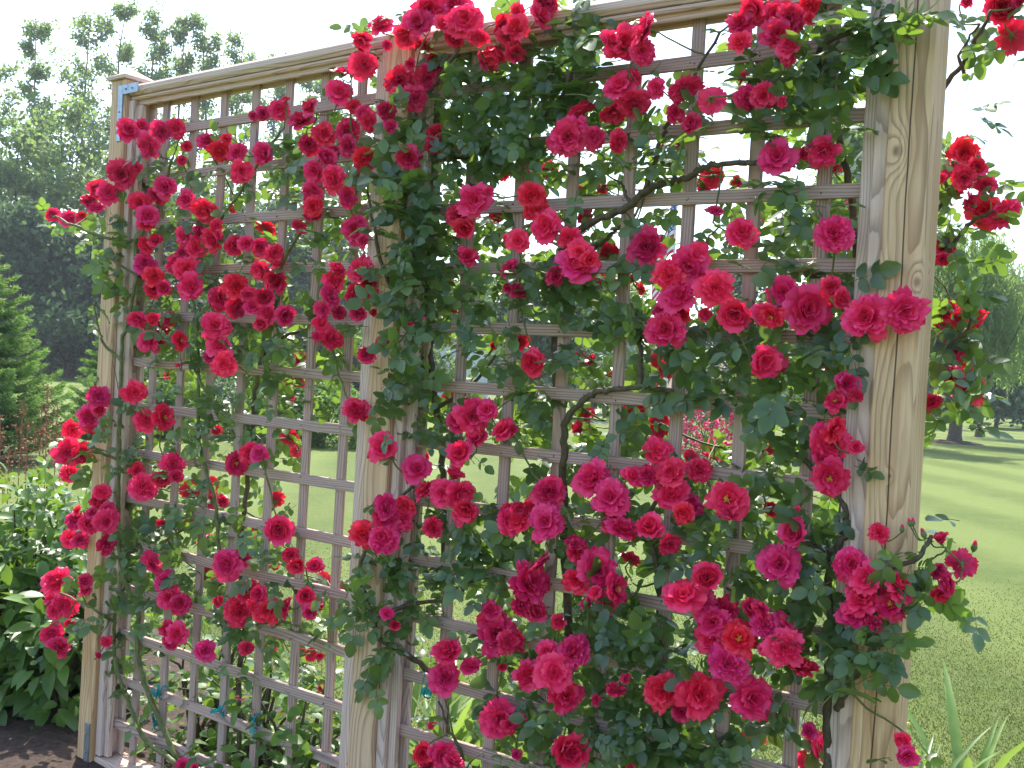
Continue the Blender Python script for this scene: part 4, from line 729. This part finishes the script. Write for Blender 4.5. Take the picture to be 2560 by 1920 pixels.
shrub('leafy_shrub', 'low part of bright leafy shrub growing at the very bottom of the left end post', far_ground(175, 4.55), .70, .34, .34, 800, .12, M_SHR, LANCE, shell=.45, stems=12, drop=-.55)
shrub('evergreen_shrub', 'dark rounded evergreen on a mulch island seen through the left lattice', gp(800, 1112), 1.25, .95, .95, 5000, .10, M_SPR, DIAM, shell=.6, drop=.2)
shrub('garden_bush', 'light green bush left of the dark evergreen, through the left lattice', gp(690, 1108), 1.6, .9, .9, 4000, .12, M_SHR, DIAM, shell=.6)
shrub('garden_bush', 'dark green bush seen low through the left lattice near the end post', gp(520, 1085), 1.3, 1.2, .9, 4000, .12, M_TREEB, DIAM, shell=.6)
M_FL = simple_mat('pink_flowers', (.75, .03, .14), .5, 0, .3, 3); M_FLW = simple_mat('salmon_flowers', (.80, .14, .15), .5, 0, .3, 3)
shrub('flowering_shrub', 'round hot pink flowering shrub on the lawn seen through the right lattice', gp(1765, 1135), 1.15, 1.0, .9, 3500, .07, M_TREEB, DIAM, shell=.7, nflow=700, fmat=M_FL, fsz=.075, cat='flowering shrub')
# low bushy plants and strap leaved lilies at the foot of the trellis
FOOT = [(800, 3.5, .62, .30, 900), (690, 3.75, .55, .28, 700), (895, 3.25, .45, .22, 500), (560, 4.1, .60, .3, 700)]
LBL = ['bushy green rose shoot behind the left panel, next to the middle post', 'low green bush behind the left panel, second from the middle post', 'small bush directly behind the foot of the middle post', 'low bush behind the centre of the left panel foot', 'low bush behind the green canes at the left panel foot']
for (px, dist, h, r_, n), lb in zip(FOOT, LBL): shrub('low_shrub', lb, far_ground(px, dist), h*1.1, r_, r_, int(n*.6), .055, M_SHR, ROSE_LEAF, group='low bushes at the foot of the trellis', wm=1.0, shell=.25, nflow=4 if px > 600 else 0, fmat=M_FLW, fsz=.03)
def lily(label, base, n, L, yellow=0, spread=1.0):
    t = empty('daylily', base, label, 'daylily', 'daylilies along the trellis'); base = np.array(base); mb = MB(); az = rng.random(n)*6.283; tilt = rng.uniform(.15, .75, n)*spread
    a = np.stack([np.cos(az)*tilt, np.sin(az)*tilt, np.ones(n)], 1); nn = np.stack([-np.cos(az), -np.sin(az), tilt*.8], 1)
    leaves(mb, STRAP, base+np.stack([np.cos(az), np.sin(az), az*0], 1)*.05, a, nn, L*rng.uniform(.6, 1.1, n)); mb.build('leaves', M_LILY, t, smooth=True)
    for k in range(yellow):
        M = MB(); q = base+np.array([rng.normal()*.08, rng.normal()*.08, L*rng.uniform(.62, .95)]); M.tube([base, (base+q)/2+np.array([.01, 0, 0]), q], .003, 5, 1)
        aa = np.arange(6)*math.pi/3; leaves(M, LANCE, np.repeat(q[None], 6, 0), np.stack([np.cos(aa), np.sin(aa), aa*0+1.2], 1), np.stack([-np.cos(aa), -np.sin(aa), aa*0+.6], 1), .055, 0); M.build('flower', [M_YEL, M_LILY], t, smooth=True)
M_YEL = simple_mat('yellow_petals', (.75, .62, .16), .5, 0, .15, 6)
for px, dist, n, L, ye, lb in ((1030, 3.9, 46, .62, 0, 'clump of striped strap leaves just right of the middle post foot'), (1150, 3.8, 46, .62, 0, 'clump of strap leaves behind the foot of the right panel, left part'), (1270, 3.7, 34, .5, 0, 'clump of strap leaves behind the foot of the right panel, hidden by roses'),
                           (1760, 3.5, 34, .5, 0, 'clump of strap leaves behind the right panel, under the lowest slats'), (2335, 3.75, 20, .50, 2, 'sparse daylily with pale yellow flowers right of the knotty post'), (2480, 3.9, 14, .62, 0, 'daylily with a few upright leaves at the lower right corner'), (2010, 3.5, 26, .5, 0, 'clump of strap leaves left of the knotty post foot')):
    lily(lb, far_ground(px, dist), n, L, ye, .8)
# rusty flower spikes
M_RUST = simple_mat('rusty_plumes', (.30, .13, .07), .8, 0, .4, 20)
for i, (px, py, hpx) in enumerate(((20, 1190, 150), (50, 1200, 200), (75, 1210, 160), (105, 1200, 180), (125, 1190, 230), (145, 1200, 190), (165, 1200, 120), (35, 1210, 100))):
    dist = 5.9+.1*i; b_ = far_ground(px, dist); tz = far_pt(px, py-hpx, dist)[2]; t = empty('astilbe_spike', b_, 'dry reddish brown flower spike rising behind the leafy shrub at the left', 'flower spike', 'flower spikes behind the leafy shrub'); mb = MB()
    tp = np.array([b_[0]+rng.normal()*.03, b_[1], tz]); mb.tube([b_, (b_+tp)/2+np.array([.01, 0, 0]), tp], .003, 4); n = 110; f = rng.random(n)**.8; z = tz-f*.38; q = np.stack([np.full(n, tp[0]), np.full(n, tp[1]), z], 1)+rng.normal(size=(n, 3))*np.stack([.012+f*.03]*3, 1)*np.array([1, 1, .4])
    leaves(mb, DIAM, q, rnd_dir(n, (0, 0, .8)), rnd_dir(n), .022); mb.build('plume', M_RUST, t); mb = MB(); n = 12; az = rng.random(n)*6.28; leaves(mb, LANCE, np.repeat(b_[None], n, 0)+np.array([0, 0, .1])+rng.random((n, 3))*np.array([0, 0, .3]), np.stack([np.cos(az), np.sin(az), az*0+.5], 1), np.stack([-np.cos(az)*.4, -np.sin(az)*.4, az*0+1], 1), .16); mb.build('foliage', M_TREEB, t)
# crop strip and garden row at the far left edge of the lawn
M_STRAW = simple_mat('dry_straw', (.42, .34, .2), .9, 0, .25, 1.5); mb = MB()
pA = far_ground(-200, 60); pB = far_ground(1000, 66); dv = unit(pB-pA); nv = np.array([-dv[1], dv[0], 0]); n = 24
V = [pA+(pB-pA)*(i/n)+nv*(j*2.2+.3*math.sin(i))+np.array([0, 0, .12+.05*math.sin(i*1.7)]) for j in range(2) for i in range(n+1)]; mb.add(V, [(i, i+1, n+2+i, n+1+i) for i in range(n)]); props(mb.build('stubble_strip', M_STRAW), kind='structure')
n = 9000; f = rng.random(n); q = pA+(pB-pA)*f[:, None]+nv*(2.6+rng.random(n)*3)[:, None]; q[:, 2] = rng.random(n)*1.1*(.6+.4*np.sin(f*40)); mb = MB(); leaves(mb, DIAM, q, rnd_dir(n, (0, 0, .5)), rnd_dir(n), .35); props(mb.build('tall_weeds', M_SHR), kind='stuff')
# undergrowth under the far wood and along the far lawn edge
n = 26000; pxs = rng.uniform(-250, 1000, n); ds = rng.uniform(60, 75, n); q = np.array([far_ground(a, b_) for a, b_ in zip(pxs, ds)]); q[:, 2] = rng.random(n)**.8*(5.2+1.6*np.sin(pxs*.03)+1.2*np.sin(pxs*.083)); mb = MB(); leaves(mb, DIAM, q, rnd_dir(n), rnd_dir(n), rng.uniform(.5, .9, n)); props(mb.build('undergrowth', M_TREEB), 'dark undergrowth filling the foot of the far wood', 'undergrowth', None, 'stuff')
n = 16000; pxs = rng.uniform(1000, 2800, n); ds = rng.uniform(95, 115, n); q = np.array([far_ground(a, b_) for a, b_ in zip(pxs, ds)]); q[:, 2] = rng.random(n)*(3.4+1.2*np.sin(pxs*.021)+.8*np.sin(pxs*.07)); mb = MB(); leaves(mb, DIAM, q, rnd_dir(n), rnd_dir(n), rng.uniform(.6, 1.1, n)); props(mb.build('hedgerow', M_TREEB), 'dark hedgerow along the far edge of the lawn', 'hedgerow', None, 'stuff')
# houses beyond the lawn
def house(name, label, px0, px1, eave, ridge, dist, depth, mw, mr, wins):
    a = far_ground(px0, dist); b_ = far_ground(px1, dist); c = (a+b_)/2; Wd = np.linalg.norm(b_-a); ux = unit(b_-a); uy = np.array([-ux[1], ux[0], 0]); he = far_pt((px0+px1)/2, eave, dist)[2]; hr = far_pt((px0+px1)/2, ridge, dist)[2]
    t = empty(name, c, label, 'house'); f = lambda u, v, w_: c+ux*u+uy*w_+np.array([0, 0, v]); mb = MB(); mb.board(f, -Wd/2, Wd/2, 0, he, 0, depth, 'u', (0, 0, 0), .01)
    V = [f(-Wd/2, he, 0), f(Wd/2, he, 0), f(Wd/2, he, depth), f(-Wd/2, he, depth), f(-Wd/2, hr-.15, depth/2), f(Wd/2, hr-.15, depth/2)]; mb.add(V, [(0, 1, 5, 4), (2, 3, 4, 5)]); mb.add(V, [(0, 4, 3), (1, 2, 5)]); mb.build('wall', mw, t)
    mb = MB()
    for sg in (0, 1):
        y0, y1 = (-.4, depth/2) if sg == 0 else (depth+.4, depth/2); z0 = he-.12
        V = [f(-Wd/2-.4, z0, y0), f(Wd/2+.4, z0, y0), f(Wd/2+.4, hr, y1), f(-Wd/2-.4, hr, y1)]; V2 = [v+np.array([0, 0, .14]) for v in V]; mb.add(V+V2, [(0, 1, 2, 3), (4, 5, 6, 7), (0, 1, 5, 4), (1, 2, 6, 5), (3, 0, 4, 7)])
    mb.build('roof', mr, t)
    for u, v, ww, hh in wins:
        mb = MB(); mb.board(f, u-ww/2, u+ww/2, v, v+hh, -.04, .02, 'u', (0, 0, 0), .01); wo = mb.build('window', M_WHT, t); mb = MB(); mb.board(f, u-ww/2+.08, u+ww/2-.08, v+.08, v+hh-.08, -.055, -.045, 'u', (0, 0, 0), .002); pn = mb.build('pane', M_GLS, t); pn.parent = wo; pn.location = (0, 0, 0)
M_WHT = simple_mat('white_siding', (.72, .74, .76), .6, 0, .06, 2); M_GLS = simple_mat('window_glass', (.03, .04, .05), .1); M_SHG = simple_mat('brown_shingles', (.20, .15, .11), .85, 0, .3, 2.5); M_TAN = simple_mat('tan_siding', (.42, .34, .24), .8, 0, .12, 2)
house('white_house', 'pale grey house with white siding seen through the lattice right of the middle post', 940, 1215, 838, 790, 58, 7, M_WHT, M_SHG, [(-1.6, 1.0, 1.0, 1.3), (1.4, 1.0, 1.0, 1.3)])
house('brown_barn', 'low brown roofed outbuilding seen through the right lattice', 1640, 1850, 975, 905, 52, 6, M_TAN, M_SHG, [(.9, .6, .8, .7)])
# flag on its pole
FD = 24.0; fb = far_ground(1666, FD); ft = far_pt(1702, 500, FD)[2]; M_POLE = simple_mat('white_pole', (.6, .6, .6), .4)
fl = empty('flagpole', fb, 'slender white flagpole standing on the lawn behind the right panel', 'flagpole'); mb = MB(); mb.tube([fb, fb+np.array([0, 0, ft/2]), fb+np.array([0, 0, ft])], [.04, .033, .025], 10); mb.build('pole', M_POLE, fl, smooth=True)
mb = MB(); c = fb+np.array([0, 0, ft+.04]); mb.tube([c-np.array([0, 0, .05]), c-np.array([0, 0, .02]), c+np.array([0, 0, .02]), c+np.array([0, 0, .05])], [.02, .05, .05, .01], 10); mb.build('finial', M_YEL, fl, smooth=True)
M_FR = simple_mat('flag_red', (.55, .03, .05), .7, 0, .1, 3); M_FW = simple_mat('flag_white', (.75, .75, .76), .7, 0, .05, 3); M_FB = simple_mat('flag_blue', (.04, .08, .32), .7, 0, .1, 3)
mb = MB(); nu, nv_ = 40, 26; Wf, Hf = 1.9, 1.15; lx = -RIGHT.copy(); lx[2] = 0; lx = unit(lx); ly = np.array([-lx[1], lx[0], 0]); V = []
def flagpt(u, v):      # hanging limp: the fly end swings down in folds
    th = R(68)*min(1, .15+u*2.2); x = u*Wf*math.cos(th)*.55+.02; z = -v*Hf-u*Wf*math.sin(th)*.80; y = .07*math.sin(u*17+v*1.5)*(u**.5)+.02*math.sin(v*8)
    return fb+np.array([0, 0, ft-.08])+lx*(x+.05*math.sin(u*14+.6)*u)+ly*y+np.array([0, 0, z])
V = [flagpt(i/nu, j/nv_) for j in range(nv_+1) for i in range(nu+1)]
F = []; MIx = []
for j in range(nv_):
    for i in range(nu):
        s_ = j*13//nv_; can = (i < nu*.4 and s_ < 7); F.append((j*(nu+1)+i, j*(nu+1)+i+1, (j+1)*(nu+1)+i+1, (j+1)*(nu+1)+i)); MIx.append(2 if can else (0 if s_ % 2 == 0 else 1))
mb.add(V, F); mb.mi[-1] = np.array(MIx)
flg = props(mb.build('flag', [M_FR, M_FW, M_FB], smooth=True), 'red and white striped flag with starry blue canton, hanging limp seen between the slats', 'flag')
st = MB()
for r_ in range(9):
    for c_ in range(6 if r_ % 2 == 0 else 5):
        u = .4*((c_+.5+(0 if r_ % 2 == 0 else .5))/6); v = 7/13*(r_+.7)/9.4; p = flagpt(u, v); 
        for sg in (-1, 1):
            V = []; 
            for k in range(10):
                a = k*math.pi/5; q = .030 if k % 2 == 0 else .012; du, dv_ = math.sin(a)*q/Wf*1.4, -math.cos(a)*q/Hf; V.append(flagpt(u+du, v+dv_)+ly*sg*.004)
            V.append(p+ly*sg*.004); st.add(V, [(k, (k+1) % 10, 10) for k in range(10)])
so = st.build('stars', M_FW, None); so.parent = flg
# grass blades near the viewer's side of the lawn
def grass(n, dmin, dmax, px0, px1, L, name):
    d = dmin*(dmax/dmin)**rng.random(n); px = rng.uniform(px0, px1, n); c = np.array([far_ground(a, b_) for a, b_ in zip(px, d)])
    inbed = (c[:, 1] < 1.0)&(c[:, 1] > -.6)&(c[:, 0] < .4)&(c[:, 0] > -6.4); ns = (c[:, 1] < 1.6) & (c[:, 0] < -4.2) & (c[:, 0] > -6.2); c = c[~(inbed | ns) & (rng.random(n) < np.clip((9.5-d)/6, 0, 1))]; n = len(c)
    az = rng.random(n)*6.28; tl = rng.uniform(.2, 1.1, n); a = np.stack([np.cos(az)*tl, np.sin(az)*tl, np.ones(n)], 1); s = L*rng.uniform(.5, 1.3, n) ; V0 = c; b_ = np.stack([-np.sin(az), np.cos(az), az*0], 1); wd = (.0010+.00025*((c-CAM)@FWD))[:, None]
    tip = V0+unit(a)*s[:, None]; mid = V0+unit(a*np.array([.5, .5, 1]))*s[:, None]*.55; V = np.stack([V0-b_*wd, V0+b_*wd, mid+b_*wd*.8, mid-b_*wd*.8, tip], 1).reshape(-1, 3)
    mb = MB(); base = (np.arange(n)*5)[:, None, None]; tn = np.repeat(rng.random(n)*.8+.2*np.sin(c[:, 0]*2+c[:, 1]), 5); mb.add(V, (np.array([[0, 1, 2, 3]])[None]+base).reshape(-1, 4), 0, np.clip(tn, 0, 1))
    F = (np.array([[3, 2, 4]])[None]+base).reshape(-1, 3); mb.f.append(F.ravel()); mb.fl.append(np.full(len(F), 3)); mb.mi.append(np.zeros(len(F), int)); return props(mb.build(name, M_GRASS), 'short mown grass blades of the sunlit lawn around the trellis', 'grass', None, 'stuff')
M_GRASS = leaf_mat('grass_blades', (.105, .145, .028), (.135, .172, .038), (.19, .21, .07), (.18, .23, .05), .2, .5, .3)
grass(330000, 3.0, 9.5, -100, 2700, .0115, 'grass')

# the summer air: even haze round the camera and everything built
hb = MB(); hb.board(lambda u, v, w_: CAM+RIGHT*0+np.array([0, 0, 0])+np.array([u, w_, v]), -150, 150, -CAM[2]-1.5, 32, -150, 150, 'u', (0, 0, 0), .01)
q = bpy.data.materials.new('haze'); q.use_nodes = True; t = q.node_tree; t.nodes.remove(t.nodes['Principled BSDF']); pv = t.nodes.new('ShaderNodeVolumePrincipled')
pv.inputs['Color'].default_value = (.86, .92, 1, 1); pv.inputs['Density'].default_value = .0007; pv.inputs['Anisotropy'].default_value = .3; t.links.new(pv.outputs[0], t.nodes['Material Output'].inputs['Volume'])
props(hb.build('haze', q), kind='stuff')
